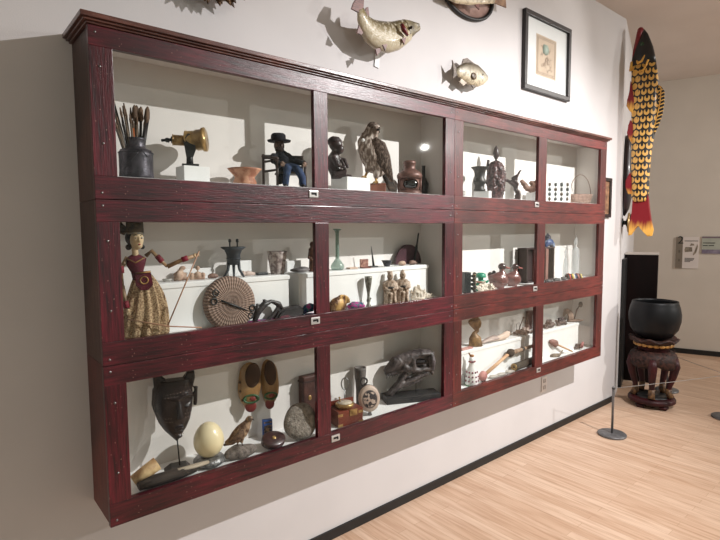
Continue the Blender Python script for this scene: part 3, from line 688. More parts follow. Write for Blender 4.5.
# bronze ding
f = F(234, 276.5, 1.895, SH)
t = thing('bronze_tripod', 'dark bronze three-legged vessel with flared mouth and two posts', 'tripod vessel', f.loc, f.rot)
brz = mat('blue_black_bronze', (48, 52, 58), (72, 76, 82), rough=.5, metal=.4, scale=30)
mb = MB(); mb.lathe([(.0001, .048), (.02, .05), (.026, .062), (.027, .09), (.034, .108), (.05, .12), (.046, .122), (.03, .108), (.0001, .1)], n=32, sy=.75); mb.ringt((0, 0, .075), .0275, .002, rot=(R(90), 0, 0), sz=.76); mb.build('bowl', brz, t)
for a_ in (200, 340, 90):
    x, y = math.cos(R(a_)), math.sin(R(a_))*.7
    mb = MB(); mb.loft([(.02*x, .02*y, .062), (.024*x, .024*y, .03), (.042*x, .042*y, .001)], [.007, .0055, .004], n=8); mb.build('leg', brz, t)
for x in (-.013, .016):
    mb = MB(); mb.loft([(x, 0, .118), (x, 0, .142)], .003, n=8); mb.lathe([(.0001, .14), (.006, .141), (.005, .152), (.0001, .154)], c=(x, 0, 0)); mb.build('post', brz, t)
plinth(xcol(227, 1.95, 1.37), xcol(250, 1.95, 1.37), 1.935, 1.955, SH, SH+.062, 'upright blank white card behind the bronze tripod', 'blank card', name='blank_card')
plinth(xcol(178, 1.95, 1.37), xcol(211, 1.95, 1.37), 1.94, 1.955, SH, SH+.04, 'low blank white card behind the clay figurines', 'blank card', name='blank_card')
plinth(xcol(286, 1.96, 1.37), xcol(300, 1.96, 1.37), 1.95, 1.965, SH, SH+.05, 'blank white card between etched cup and oval tray', 'blank card', name='blank_card')
f = F(248, 275, 1.9, SH); P_ = lambda px, py, y=0: px3(f, px, py, y)
mb = MB(); mb.loft([(-.02, 0, .009), (.0, 0, .012), (.03, 0, .008)], [.008, .01, .006], .8); mb.ell((-.022, 0, .012), .011)
single(mb, 'small_bone_carving', mat('pinkish_bone', (206, 186, 176), (170, 148, 138), rough=.6), 'little pinkish bone piece lying right of the bronze tripod', 'bone carving', f.loc)
f = F(262, 274, 1.9, SH); mb = MB(); mb.box((0, 0, .006), (.05, .02, .011), bev=.003)
single(mb, 'dark_comb', blk, 'small flat black bar lying left of the etched cup', 'bar', f.loc)
f = F(277.5, 273, 1.9, SH)
cup_m = mat('etched_grey_clay', (190, 178, 174), (128, 112, 110), rough=.7, scale=70, lo=.42, hi=.58, bump=.8)
mb = MB(); mb.lathe([(.0001, 0), (.027, 0), (.03, .01), (.033, .03), (.038, .066), (.041, .092), (.043, .097), (.038, .096), (.034, .066), (.0001, .02)], n=32)
single(mb, 'etched_cup', cup_m, 'grey clay beaker with etched pattern standing on riser', 'beaker', f.loc)
f = F(300, 272, 1.895, SH); mb = MB(); mb.ell((0, 0, .012), (.05, .028, .010)); mb.ell((.014, 0, .018), (.03, .018, .008))
single(mb, 'oval_tray', mat('dark_stone', (70, 66, 68), (120, 112, 112), rough=.4, scale=30), 'dark flat oval stone on riser by the mullion', 'stone', f.loc)
f = F(313, 270.5, 1.9, SH); P_ = lambda px, py, y=0: px3(f, px, py, y)
mb = MB(); mb.loft([(0, 0, .002), (0, 0, .03), (0, 0, .07), (0, 0, .1), (0, 0, .113)], [.02, .018, .016, .02, .009]); mb.ell((0, 0, .122), .014); mb.loft([(-.014, 0, .09), (-.018, -.012, .06), (-.004, -.018, .06)], .006); mb.loft([(.014, 0, .09), (.018, -.012, .07), (.004, -.018, .066)], .006); mb.lathe([(.0001, 0), (.02, 0), (.02, .012), (.0001, .012)])
single(mb, 'standing_figurine', mat('brown_carved_figure', (120, 84, 66), (72, 48, 40), rough=.5, scale=50), 'brown standing figurine half hidden by the mullion', 'figurine', f.loc, f.rot, remesh=.0028, smooth=1)
# black carved saddle-like piece over coloured textile
f = F(286, 317, 1.812, MF, 0); P_ = lambda px, py, y=0: px3(f, px, py, y)
tex = mat('woven_bright_textile', (40, 110, 112), (168, 56, 128), rough=.9, scale=60, lo=.46, hi=.54)
e = [n for n in tex.node_tree.nodes if n.bl_idname == 'ShaderNodeValToRGB'][0].color_ramp.elements.new(.38); e.color = srgb((30, 40, 90))
t = thing('leather_pouch', 'black leather strap pouch with curved beaked head and open loop', 'pouch', f.loc)
lthr = mat('black_leather', (30, 27, 29), (52, 47, 48), rough=.45, scale=40, bump=.3)
mb = MB(); mb.loft([P_(255, 320), P_(259, 309), P_(265, 302), P_(272, 299.5), P_(279, 303), P_(283, 309)], [.008, .014, .013, .008, .012, .006], 1.1)
mb.loft([P_(268, 301), P_(265.5, 298), P_(263.5, 297)], [.01, .006, .001]); mb.loft([P_(258, 306), P_(259, 301), P_(262, 302)], [.007, .006, .004])
mb.loft([P_(266, 319), P_(273, 314), P_(279, 306)], [.006, .009, .009]); mb.build('beaked_loop', lthr, t, remesh=.003, smooth=2)
mb = MB(); mb.prism(f.pts([(272, 320), (278, 310), (283, 307.5), (297, 306), (300, 308), (302.5, 312), (301, 316.5), (290, 319)]), -.02, .02, bev=.008); mb.build('pouch_body', lthr, t)
mb = MB(); mb.prism(f.pts([(274, 319), (279, 314.5), (285, 314), (291, 317.5)]), -.023, -.018, bev=.001); mb.build('stitched_panel', mat('faded_rose_leather', (110, 50, 62), (80, 40, 50), rough=.7, scale=40), t)
mb = MB()
x0_, x1_ = P_(250, 0).x, P_(317, 0).x
mb.box(((x0_+x1_)/2, 0, .003), (x1_-x0_, .05, .005), bev=.001); mb.jitter(.002, 30)
tag(mb.build('woven_strap', tex, loc=f.loc+Vector((0, 0, .0))), 'flat teal and magenta woven strap under the black leather pouch', 'strap')
mb = MB(); mb.loft([P_(303, 315), P_(307, 312), P_(311, 311), P_(314, 312)], [.012, .019, .020, .018], .8)
single(mb, 'textile_roll', tex, 'rolled teal and pink textile beside the black pouch', 'textile', f.loc+Vector((0, 0, .003)), remesh=.004, smooth=1)
# white square card in the corner by puppet head
v = aty(122, 246, 1.93); v2 = aty(131, 229, 1.93)
mb = MB(); mb.box((0, 0, 0), (v2.x-v.x+.02, .004, v2.z-v.z), bev=.0006)
single(mb, 'blank_card', white_paint, 'small square white card fixed behind the puppet head', 'blank card', ((v.x+v2.x)/2-.01, YB-.004, (v.z+v2.z)/2))
# ================= middle left, second door
def FP(f): return lambda px, py, y=0: px3(f, px, py, y)
ys = 1.9
f = F(337.5, 270, ys, SH)
mb = MB(); mb.lathe([(.0001, 0), (.026, 0), (.032, .01), (.031, .022), (.018, .04), (.009, .052), (.008, .17), (.011, .182), (.021, .188), (.019, .191), (.008, .184), (.006, .06), (.0001, .05)], n=32)
single(mb, 'glass_flask', clear, 'long-necked greenish ancient glass flask beside the mullion', 'glass flask', f.loc)
f = F(352, 269, ys, SH); mb = MB(); mb.box((0, 0, .004), (.05, .03, .007), bev=.002)
single(mb, 'flat_tile', mat('pink_tile', (214, 186, 168), (190, 160, 140), rough=.6), 'small flat pinkish tile right of the glass flask', 'tile', f.loc)
f = F(364.5, 267.5, ys, SH)
t = thing('picture_box', 'tiny square pinkish picture box tilted open on riser', 'box', f.loc, R(-12))
mb = MB(); mb.box((0, .005, .022), (.042, .014, .042), bev=.002); mb.build('panel', mat('rose_enamel', (196, 150, 134), (110, 60, 56), rough=.5, scale=60), t)
mb = MB(); mb.box((0, -.012, .003), (.046, .03, .005), bev=.001); mb.build('tray', mat('rust_tray', (110, 56, 50), rough=.5), t)
f = F(373, 267, ys, SH); P_ = FP(f)
t = thing('spike_stand', 'thin dark upright spike on small flat base', 'spike', f.loc)
mb = MB(); mb.box((0, 0, .004), (.048, .028, .007), bev=.002); mb.build('base', blk, t)
mb = MB(); mb.loft([(.004, 0, .006), (-.004, 0, .06), (-.012, 0, .104)], [.006, .0035, .0012], n=8); mb.build('spike', blk, t)
f = F(387, 266.5, ys, SH); mb = MB(); mb.lathe([(.0001, 0), (.014, 0), (.016, .006), (.026, .026), (.029, .03), (.024, .03), (.012, .01), (.0001, .008)])
single(mb, 'pewter_bowl', gun, 'small dark pewter bowl in front of the plum disc', 'bowl', f.loc)
f = F(408, 266, 1.945, SH)
mb = MB(); R_ = .095; mb.prism([(R_*math.cos(a)*1.02, .105*math.sin(a)) for a in [math.pi*i/24 for i in range(25)]], -.006, .006, bev=.002)
single(mb, 'half_round_plaque', mat('plum_lacquer', (82, 50, 58), (60, 34, 42), rough=.4), 'dark plum half-round flat disc standing against the case back', 'disc', f.loc)
mb = MB(); f = F(414, 262, 1.925, SH+.0); P_ = FP(f); mb.loft([(0, 0, .002), (.03, .012, .08), (.056, .02, .165)], [.006, .005, .004], n=8); mb.loft([(.03, .012, .08), (.036, .014, .1)], [.009, .006])
single(mb, 'dark_stick', blk, 'dark slanting stick leaning beside the plum disc', 'stick', f.loc)
for i, (px, l_, c_) in enumerate(((402, 'pale pointed shell nearer the dark bowl', .022), (412.5, 'tan ribbed shell nearer the case corner', .024))):
    f = F(px, 264.5, 1.885, SH); mb = MB(); mb.ell((0, 0, .012), (c_, .015, .012)); mb.loft([(c_*.6, 0, .012), (c_*1.2, 0, .008)], [.008, .002]); mb.jitter(.003, 80, i)
    single(mb, 'small_shell', clay if i == 0 else hornm, l_+' on the riser', 'shell', f.loc, R(-10))
# lower row of that door
f = F(340, 312, 1.808, MF, 0); P_ = FP(f)
t = thing('gilded_shell', 'golden brown ribbed shell lump low beside the mullion', 'shell', f.loc)
gsh = mat('gilded_ribs', (196, 156, 96), (92, 60, 38), rough=.45, scale=18, stretch=(3, 1, 1), lo=.42, hi=.56, metal=.2)
mb = MB()
for k in range(9):
    a = math.pi*(k/8); c0 = P_(341, 303); mb.loft([c0, c0+Vector((.042*math.cos(a), -.012, .034*math.sin(a)+.004))], [.006, .007], n=8)
mb.ell(P_(338, 304.5), (.048, .022, .036)); mb.build('shell_body', gsh, t, remesh=.003, smooth=1)
mb = MB(); mb.loft([P_(330, 312), P_(335, 302), P_(342, 296)], [.022, .02, .008], .8); mb.build('shell_back', mat('brown_shell_back', (126, 92, 62), (88, 60, 42), rough=.6), t)
f = F(357, 309, 1.812, MF, 0); P_ = FP(f)
mb = MB(); mb.loft([(-.045, 0, .014), (-.02, .0, .02), (.02, 0, .018), (.045, 0, .010)], [.012, .016, .013, .006], 1.3); mb.jitter(.003, 50)
single(mb, 'patterned_purse', tex, 'small bright patterned cloth purse left of the thin goblet', 'purse', f.loc)
f = F(368.5, 307, 1.815, MF)
stn = mat('grey_green_silver', (150, 148, 138), (88, 84, 76), rough=.4, metal=.4, scale=60)
mb = MB(); mb.lathe([(.0001, 0), (.014, 0), (.012, .008), (.006, .02), (.010, .032), (.007, .042), (.006, .06), (.010, .085), (.015, .115), (.018, .14), (.018, .146), (.012, .146), (.0001, .1)]); mb.ell((.012, 0, .04), .005)
single(mb, 'slender_goblet', stn, 'slender silver trumpet-shaped goblet before the white riser', 'goblet', f.loc)
sto = mat('weathered_soapstone', (198, 178, 162), (112, 88, 66), rough=.75, scale=45, bump=.8)
for (pxc, pyb, l_, kk) in ((390, 304.5, 'stone robed figure with flat top, left of the standing pair', 0), (402.5, 303, 'stone robed figure with curled topknot, right of the standing pair', 1)):
    f = F(pxc, pyb, 1.815, MF)
    mb = MB(); mb.loft([(0, 0, .0), (0, 0, .012), (0, 0, .02), (0, 0, .06), (0, 0, .09), (0, 0, .112), (0, 0, .122)], [.033, .034, .033, .032, .036, .030, .010], .7)
    mb.ell((0, -.003, .137), (.015, .015, .018)); mb.loft([(-.028, 0, .105), (-.032, -.014, .08), (-.005, -.026, .07)], .009); mb.loft([(.028, 0, .105), (.032, -.014, .08), (.005, -.026, .075)], .009)
    mb.loft([(-.002, -.024, .06), (-.004, -.026, .0)], .008); mb.loft([(.014, -.022, .065), (.02, -.022, .0)], .006); mb.loft([(-.016, -.022, .065), (-.022, -.022, .0)], .006)
    if kk: mb.ell((.002, .0, .158), (.008, .008, .009)); mb.ell((-.004, 0, .152), .009)
    else: mb.lathe([(.0001, .15), (.013, .15), (.012, .163), (.0001, .164)])
    t = thing('stone_figurine', l_, 'figurine', f.loc, f.rot*.7, 'pair of stone figurines in the middle left case')
    mb.build('carved_body', sto, t, remesh=.003, smooth=1, disp=(.006, .008))
    mb = MB(); mb.box((0, 0, .006), (.064, .044, .012), bev=.002); mb.build('base', sto, t)
    mb = MB(); mb.ell((0, -.024, .084), (.016, .006, .006)); mb.build('dark_band', mat('dark_stone_band', (52, 42, 38), rough=.7), t)
cor = mat('white_coral', (240, 232, 220), (212, 196, 178), rough=.8, scale=60)
def coral(name, f, w, h, n, seed, label, rz):
    r = random.Random(seed); mb = MB(); mb.loft([(-w*.9, 0, .006), (0, 0, .012), (w*.9, 0, .006)], [.007, .012, .007], 1.6)
    for k in range(n):
        x = r.uniform(-w, w); y = r.uniform(-.018, .018); hh = h*(1-abs(x)/w*.45)*r.uniform(.55, 1)
        p1 = Vector((x*1.15, y, hh*.6)); p2 = p1+Vector((r.uniform(-.01, .01), r.uniform(-.006, .006), hh*.4))
        mb.loft([(x*.7, y*.6, .004), p1, p2], [.0065, .005, .0035], n=7)
        for q in range(2): mb.loft([p1, p1+Vector((r.choice((-1, 1))*r.uniform(.008, .014), r.uniform(-.006, .006), r.uniform(.006, .014)))], [.0042, .003], n=6)
    return single(mb, name, cor, label, 'coral', f.loc, rz, remesh=.0024)
f = F(418, 303, 1.82, MF); coral('white_coral', f, .036, .09, 26, 2, 'branching white coral right of the stone figurines', f.rot)
f = F(426, 299.5, 1.85, MF); coral('white_coral', f, .03, .035, 12, 5, 'low knobbly white coral sprawled at the riser end', f.rot)
f = F(433, 297, 1.9, MF); mb = MB(); mb.ell((0, 0, .014), (.016, .014, .014)); mb.ell((0, -.003, .036), (.011, .01, .012)); mb.loft([(-.014, -.006, .012), (.0, -.014, .016)], .005)
single(mb, 'crouched_figurine', mat('brown_mottled_clay', (110, 82, 70), (60, 46, 44), rough=.6, scale=60), 'tiny brown crouched figurine in far corner of the middle left case', 'figurine', f.loc, 0, remesh=.0025, smooth=1)

# ================= middle right case
f = F(467, 292, 1.84, MF, .5)
t = thing('carved_black_box', 'black square carved case with ornate gold-flecked front', 'carved case', f.loc, f.rot)
mb = MB(); mb.box((-.006, .0, .060), (.038, .05, .12), bev=.004); mb.build('body', blk, t)
mb = MB(); orn = mat('gold_flecked_black', (30, 30, 30), (140, 116, 84), rough=.5, scale=90, lo=.5, hi=.62)
for k in range(14): mb.ell((.034+.005*math.sin(k*2), -.030+.014*(k % 3), .010+k*.0078), (.011, .012, .009), n=8)
mb.build('ornate_side', orn, t, disp=(.004, .006))
f = F(480.5, 289, 1.86, MF, .6); P_ = FP(f)
jade = mat('malachite_green', (24, 120, 96), (50, 150, 120), rough=.35, scale=40)
t = thing('green_figurine', 'green glazed figurine with round hat and arm outstretched', 'figurine', f.loc, f.rot)
mb = MB(); mb.loft([(0, 0, 0), (0, 0, .02), (0, 0, .05), (0, 0, .062)], [.034, .032, .022, .012]); mb.ell((0, 0, .072), .017); mb.loft([(.01, 0, .055), (.035, -.01, .05), (.045, -.012, .062)], [.009, .008, .006]); mb.loft([(-.01, 0, .05), (-.03, -.01, .035)], [.009, .007]); mb.build('body', jade, t, remesh=.003, smooth=1)
mb = MB(); mb.lathe([(.03, .078), (.032, .083), (.028, .1), (.016, .106), (.0001, .107)]); mb.build('hat', jade, t)
mb = MB(); mb.ringt((0, 0, .052), .024, .004, rot=(R(90), 0, 0)); mb.build('collar', mat('rose_collar', (200, 140, 126), rough=.6), t)
f = F(485.5, 292.5, 1.815, MF, .6); coral('white_coral', f, .046, .066, 44, 9, 'dense cluster of white coral before the green figurine', f.rot)
f = F(490, 283, 1.9, MF); mb = MB(); mb.loft([(0, 0, 0), (0, 0, .07)], [.003, .004]); mb.ell((0, 0, .08), (.016, .01, .020)); mb.ell((.022, .0, .092), (.012, .008, .018)); mb.lathe([(.0001, 0), (.02, 0), (.018, .006), (.0001, .006)])
single(mb, 'dark_leaf_stand', mat('dark_brown_resin', (66, 50, 44), (46, 34, 32), rough=.5), 'small dark paddle shape on a stem behind the left duck', 'ornament', f.loc, f.rot)
duckm = mat('polished_pinkbrown_wood', (128, 82, 76), (100, 60, 58), rough=.28, scale=14, stretch=(1, 1, 3), coat=.25)
duckh = mat('dark_duck_head', (76, 50, 50), (58, 38, 40), rough=.2, coat=.6)
billm = mat('pink_duck_bill', (190, 124, 116), (170, 100, 96), rough=.3)
def duck(f, sc_, label):
    P_ = FP(f); t = thing('wooden_duck', label, 'duck', f.loc, f.rot, 'pair of polished ducks')
    k = sc_
    mb = MB(); mb.loft([(-.062*k, 0, .068*k), (-.045*k, 0, .058*k), (-.02*k, 0, .05*k), (.01*k, 0, .048*k), (.036*k, 0, .052*k), (.05*k, 0, .056*k)], [.004*k, .026*k, .044*k, .048*k, .036*k, .012*k], .8, n=20)
    mb.loft([(.018*k, 0, .08*k), (.014*k, 0, .1*k), (.014*k, 0, .118*k)], [.022*k, .014*k, .015*k], n=14); mb.lathe([(.0001, 0), (.03*k, 0), (.026*k, .014*k), (.0001, .014*k)], sy=.8)
    mb.build('body', duckm, t, remesh=.003, smooth=4)
    mb = MB(); mb.ell((.015*k, 0, .124*k), (.023*k, .018*k, .02*k)); mb.build('head', duckh, t)
    mb = MB(); mb.loft([(.033*k, 0, .121*k), (.048*k, 0, .116*k), (.06*k, 0, .114*k)], [.007*k, .0045*k, .003*k], 1.8); mb.build('bill', billm, t)
    for s_ in (-1, 1):
        mb = MB(); mb.ell((.024*k, s_*.0155*k, .128*k), .0025); mb.build('eye', black, t)
        mb = MB(); mb.ell((-.012*k, s_*.034*k, .058*k), (.034*k, .006*k, .018*k), rot=(0, R(10), 0)); mb.build('wing', duckm, t)
f = F(499, 290.5, 1.85, MF, .85); duck(f, 1.08, 'pinkish brown polished wooden duck, the nearer left one of the pair')
f = F(512.5, 288, 1.86, MF, .85); duck(f, 1.0, 'pinkish brown polished wooden duck beside the upright dark cabinet')
# upright box with blue dog-like figure
x0b, x1b = 3.05, 3.40
f = F(535, 286, 1.925, MF, 0)
t = thing('upright_lacquer_cabinet', 'upright dark brown miniature cabinet with pinkish pillars behind ducks', 'miniature cabinet', ((x0b+x1b)/2, 1.925, MF))
dkb = mat('dark_brown_lacquer', (50, 40, 42), (66, 52, 54), rough=.3, scale=10, stretch=(1, 1, .2)); hh = .235
mb = MB(); mb.box((0, .028, hh/2), (x1b-x0b, .012, hh)); mb.box((0, 0, .006), (x1b-x0b, .07, .012)); mb.box((0, 0, hh-.004), (x1b-x0b+.012, .074, .010), bev=.002)
mb.box((-(x1b-x0b)/2+.006, 0, hh/2), (.012, .07, hh-.01)); mb.box(((x1b-x0b)/2-.006, 0, hh/2), (.012, .07, hh-.01)); mb.build('shell', dkb, t)
pk = mat('pinkish_wood_pillar', (146, 108, 100), (120, 84, 78), rough=.35)
for x in (-.085, .06): 
    mb = MB(); mb.box((x, -.038, hh/2), (.034, .016, hh-.02), bev=.002); mb.build('pillar', pk, t)
f = F(549, 248.5, 1.91, MF+hh+.001, .4)
bl = mat('blue_white_glaze', (52, 76, 122), (150, 168, 196), rough=.25, scale=35, lo=.5, hi=.62, coat=.4)
mb = MB(); mb.loft([(-.034, 0, .012), (-.02, 0, .024), (.01, 0, .032), (.026, 0, .044)], [.016, .024, .024, .012]); mb.ell((-.012, 0, .064), (.024, .02, .022)); mb.loft([(-.01, 0, .03), (-.012, 0, .06)], .018); mb.loft([(-.03, -.01, .012), (-.03, -.01, 0)], .01); mb.loft([(.026, -.01, .03), (.03, -.01, 0)], .01); mb.loft([(.02, .01, .03), (.026, .012, 0)], .01); mb.ell((-.012, 0, .088), .008)
single(mb, 'glazed_animal', bl, 'blue and white glazed animal on top of the upright cabinet', 'ceramic animal', f.loc, f.rot, remesh=.003, smooth=1)
f = F(565, 279, 1.88, MF)
mb = MB(); mb.lathe([(.0001, 0), (.018, 0), (.019, .01), (.016, .1), (.012, .13), (.006, .15), (.006, .185), (.01, .19), (.008, .198), (.003, .212), (.0001, .214)])
single(mb, 'clear_bottle', clear2, 'slim clear glass stoppered bottle, shorter of the two', 'glass bottle', f.loc)
f = F(575, 278.5, 1.9, MF)
mb = MB(); mb.lathe([(.0001, 0), (.027, 0), (.029, .012), (.027, .19), (.024, .21), (.010, .225), (.010, .25), (.016, .258), (.012, .28), (.007, .3), (.004, .32), (.0001, .324)])
single(mb, 'clear_bottle', clear2, 'tall clear glass bottle with pointed stopper near case end', 'glass bottle', f.loc)
gst = mat('grey_stone_tools', (96, 96, 98), (60, 60, 64), rough=.6, scale=40, bump=.5)
for k, (px, w, h, l_) in enumerate(((549, .035, .018, 'grey stone lump nearest the mullion in middle right case'), (557, .03, .024, 'peaked grey stone between mullion and coloured beads'), (564, .022, .03, 'small jagged grey stone touching the coloured beads'))):
    f = F(px, 285-k*2.5, 1.825, MF); mb = MB(); mb.ell((0, 0, h*.45), (w, .02, h*.55)); mb.jitter(.008, 45, k)
    single(mb, 'grey_stone', gst, l_, 'stone', f.loc, R(-20))
f = F(573, 279, 1.83, MF, .5)
t = thing('bead_bundle', 'folded bundle of black, red and yellow striped beadwork', 'beadwork', f.loc, f.rot)
cols = [(24, 24, 26), (190, 60, 50), (26, 26, 28), (222, 190, 90), (230, 224, 214), (60, 80, 130), (24, 24, 26), (200, 120, 110), (24, 24, 26), (225, 200, 120)]
for k, c_ in enumerate(cols):
    mb = MB(); x = -.05+k*.011; mb.loft([(x, .02, .004), (x, .012, .03+.008*math.sin(k)), (x+.004, -.012, .034), (x+.006, -.024, .004)], .006, n=8, side=(1, 0, 0)); mb.build('bead_strand', mat('beads_%d_%d' % (c_[0], c_[1]), c_, rough=.4, scale=100), t)

# ================= bottom left case
mk = mat('black_brown_mask_wood', (24, 18, 20), (38, 30, 31), rough=.35, scale=40, bump=.4)
f = F(177, 470, 1.89, LF, .8); P_ = FP(f)
t = thing('carved_mask', 'dark carved wooden face mask with horned top on thin black stand', 'mask', f.loc, f.rot)
mb = MB(); yy = -.01
rings = []
prof = [(437, 177.5, 1.5), (432, 177, 6), (426, 176.5, 11), (418, 176, 15.5), (408, 175.5, 18.5), (398, 175.5, 19.5), (388, 176, 19), (381, 177, 18), (376, 177.5, 16)]
for (py, pxc, hw_) in prof:
    c0 = P_(pxc, py, yy); w = hw_/f.s; d = .022+.022*min(1, hw_/16)
    rings.append([c0+Vector((w*math.cos(a), d*(-math.sin(a) if math.sin(a) > 0 else -.35*math.sin(a)), 0)) for a in [2*math.pi*k/28 for k in range(28)]])
mb.ring_loft(rings)
c_ = P_(178, 404, yy-.042); mb.loft([P_(180, 394, yy-.04), P_(180.5, 405, yy-.052), P_(181, 413, yy-.054)], [.006, .0085, .011])
mb.loft([P_(162, 396, yy-.018), P_(170, 392, yy-.038), P_(180, 394, yy-.044), P_(188, 391, yy-.036), P_(194, 393, yy-.016)], .0075)
mb.loft([P_(167, 401, yy-.028), P_(173, 404, yy-.036), P_(176, 402, yy-.036)], [.003, .006, .003]); mb.loft([P_(184, 402, yy-.036), P_(188, 403, yy-.034), P_(193, 399, yy-.02)], [.003, .006, .003])
mb.ell(P_(180, 422, yy-.042), (.018, .010, .006)); mb.ell(P_(180, 425.5, yy-.038), (.015, .010, .006)); mb.ell(P_(179, 432, yy-.026), (.014, .010, .008))
for a_, b2 in ((158, 157), (194, 196)): pass
mb.build('face', mk, t, remesh=.003, smooth=2)
mb = MB(); mb.prism([P_(x, y).xz[:] for x, y in ((156.5, 369), (164, 369), (168, 377), (174, 381.5), (180, 382), (186, 378), (190, 369), (197, 369), (197.5, 377), (195, 385), (192, 392), (178, 396), (162, 394), (157.5, 386))], -.03, .004, bev=.006); mb.loft([P_(159, 384, -.006), P_(158, 400, -.004), P_(161, 416, -.004)], [.012, .013, .006]); mb.loft([P_(191, 395, yy), P_(198, 393, yy), P_(198.5, 386, yy)], .008); mb.loft([P_(198, 392, yy), P_(197, 405, yy)], .008)
mb.build('horned_crest', mk, t, remesh=.004, smooth=2)
dotm = mat('pale_scar_dots', (150, 130, 122), (120, 100, 96), rough=.5)
mb = MB()
for (x0_, y0_, nx, dx) in ((169, 388, 8, 3.2), (167, 391.5, 5, 3), (184, 389, 4, 3), (167, 412, 3, 2.6), (168, 415.5, 3, 2.6), (186, 409, 3, 2.5), (186, 412.5, 2, 2.5), (176, 428, 4, 2.4)):
    for k in range(nx):
        px = x0_+k*dx; dd = abs(px-178)/20; mb.ell(P_(px, y0_-(.25*k if nx > 4 else 0), yy-.044*math.sqrt(max(0, 1-dd*dd))-.001-(.006 if y0_ < 395 else 0)), .0017, n=6)
tag(mb.build('scar_dots', dotm, t), kind='stuff')
mb = MB(); mb.loft([P_(178, 436, -.01), P_(180, 466, 0)], .0026, n=8); mb.build('rod', black, t)
mb = MB(); mb.prism([(-.045, 0), (.05, 0), (.035, .016), (-.02, .016)], -.04, .03, bev=.001); mb.build('stand_base', black, t)
f = F(147, 480, 1.845, LF, 0); P_ = FP(f)
bam = mat('yellow_bone_bark', (214, 186, 140), (150, 112, 72), rough=.6, scale=26, lo=.35, hi=.6)
t = thing('horn_cylinder', 'short yellowish hollow horn cylinder in the lower left corner', 'horn cylinder', f.loc)
mb = MB(); a, b_ = P_(134, 474, .0), P_(158, 462.5, .0); a.z = .026; b_.z = .066; mb.loft([a, a.lerp(b_, .5), b_], [.022, .024, .025], n=20); mb.build('cylinder', bam, t)
mb = MB(); d = (b_-a).normalized(); mb.loft([b_+d*.0005, b_+d*.001], [.018, .018], n=16); mb.build('hollow_end', darkslot, t)
f = F(172, 484, 1.81, LF, 0); P_ = FP(f)
bk_ = mat('grey_dark_bark', (60, 52, 47), (26, 22, 21), rough=.9, scale=40, stretch=(.3, 1, 1), bump=1)
t = thing('bark_bundle', 'dark bark-wrapped bundle lying flat with pale stick inside', 'bark bundle', f.loc, R(2))
mb = MB(); mb.loft([(-.115, 0, .022), (-.06, 0, .024), (.03, 0, .022), (.09, 0, .018)], [.016, .020, .019, .013], 1.1, n=16); mb.jitter(.007, 60); mb.build('bark', bk_, t)
mb = MB(); mb.loft([(.02, -.006, .036), (.08, -.002, .03), (.15, .0, .026)], [.006, .008, .006], 1.6, n=10); mb.build('pale_stick', mat('pale_driftwood', (200, 188, 170), (160, 146, 128), rough=.8, scale=30, stretch=(.2, 1, 1)), t)
# egg & ring
f = F(209.5, 466, 1.853, LF)
egm = mat('ostrich_egg', (238, 224, 186), (228, 212, 170), rough=.3, scale=12, coat=.2)
mb = MB(); mb.lathe([(.0001, 0), (.046, 0), (.058, .01), (.06, .02), (.048, .032), (.034, .034), (.0001, .028)], n=48, ripple=(20, .02))
single(mb, 'silver_ring_stand', mat('chased_silver', (150, 150, 150), (80, 80, 84), rough=.35, metal=.6, scale=70, bump=.8), 'chased silver ring stand under the ostrich egg', 'egg stand', f.loc)
mb = MB(); mb.lathe([(.057*math.sin(math.pi*i/24)*(1-.06*math.cos(math.pi*i/24)*-1), .066-.068*math.cos(math.pi*i/24)) for i in range(25)], n=40)
g = single(mb, 'ostrich_egg', egm, 'large smooth cream ostrich egg on silver ring', 'egg', f.loc+Vector((0, 0, .0315)), f.rot)
# quail on rock
f = F(241, 460, 1.83, LF)
mb = MB(); mb.ell((0, 0, .020), (.072, .036, .028)); mb.jitter(.010, 28, 4)
single(mb, 'speckled_rock', mat('speckled_grey_rock', (132, 122, 116), (84, 76, 72), rough=.9, scale=60, bump=1), 'low grey speckled rock under the small bird', 'rock', f.loc, 0, sub=1)
f = F(239, 449, 1.83, LF+.036); P_ = FP(f)
qm = mat('quail_feathers', (166, 138, 112), (88, 62, 48), rough=.9, scale=60, lo=.4, hi=.6)
t = thing('stuffed_quail', 'small stuffed brown quail standing on the grey rock', 'quail', f.loc, f.rot)
mb = MB(); mb.loft([P_(225, 441), P_(230, 439.5), P_(236, 436), P_(242, 431), P_(246, 426), P_(248.5, 422), P_(250, 418.5), P_(250.5, 416)], [.004, .012, .024, .028, .022, .014, .013, .006], .85, n=16)
for px in (238, 242): mb.loft([P_(px, 438, -.004), P_(px, 443, -.005)], [.010, .004])
mb.build('body', qm, t, remesh=.003, smooth=3)
mb = MB(); mb.loft([P_(224, 442, -.016), P_(232, 439, -.023), P_(240, 433, -.024), P_(244, 428, -.018)], [.004, .012, .015, .006], .4); mb.build('wing', mat('quail_wing', (120, 94, 74), (72, 52, 42), rough=.9, scale=80), t)
mb = MB(); mb.ell(P_(251, 418.6, -.003), (.0105, .0125, .0105)); mb.build('head', mat('quail_head', (74, 58, 48), (150, 130, 112), rough=.8, scale=90), t)
mb = MB(); mb.loft([P_(253, 419, -.006), P_(255, 420.2, -.008)], [.004, .0008], n=8); mb.build('beak', black, t)
mb = MB(); mb.ell(P_(252, 418, -.015), .002); mb.build('eye', black, t)
for (px, q) in ((237.5, 0), (242, 1)):
    mb = MB(); a = P_(px, 442.5, -.005); b_ = Vector((a.x+.006, -.006, -.001)); mb.loft([a, b_], .0022, n=6)
    for a_ in (-50, 0, 50, 180): mb.loft([b_, b_+Vector((math.cos(R(a_))*.012, -math.sin(R(a_))*.008, -.001))], [.0018, .001], n=5)
    mb.build('leg', mat('dark_bird_leg', (70, 50, 44), rough=.6), t)
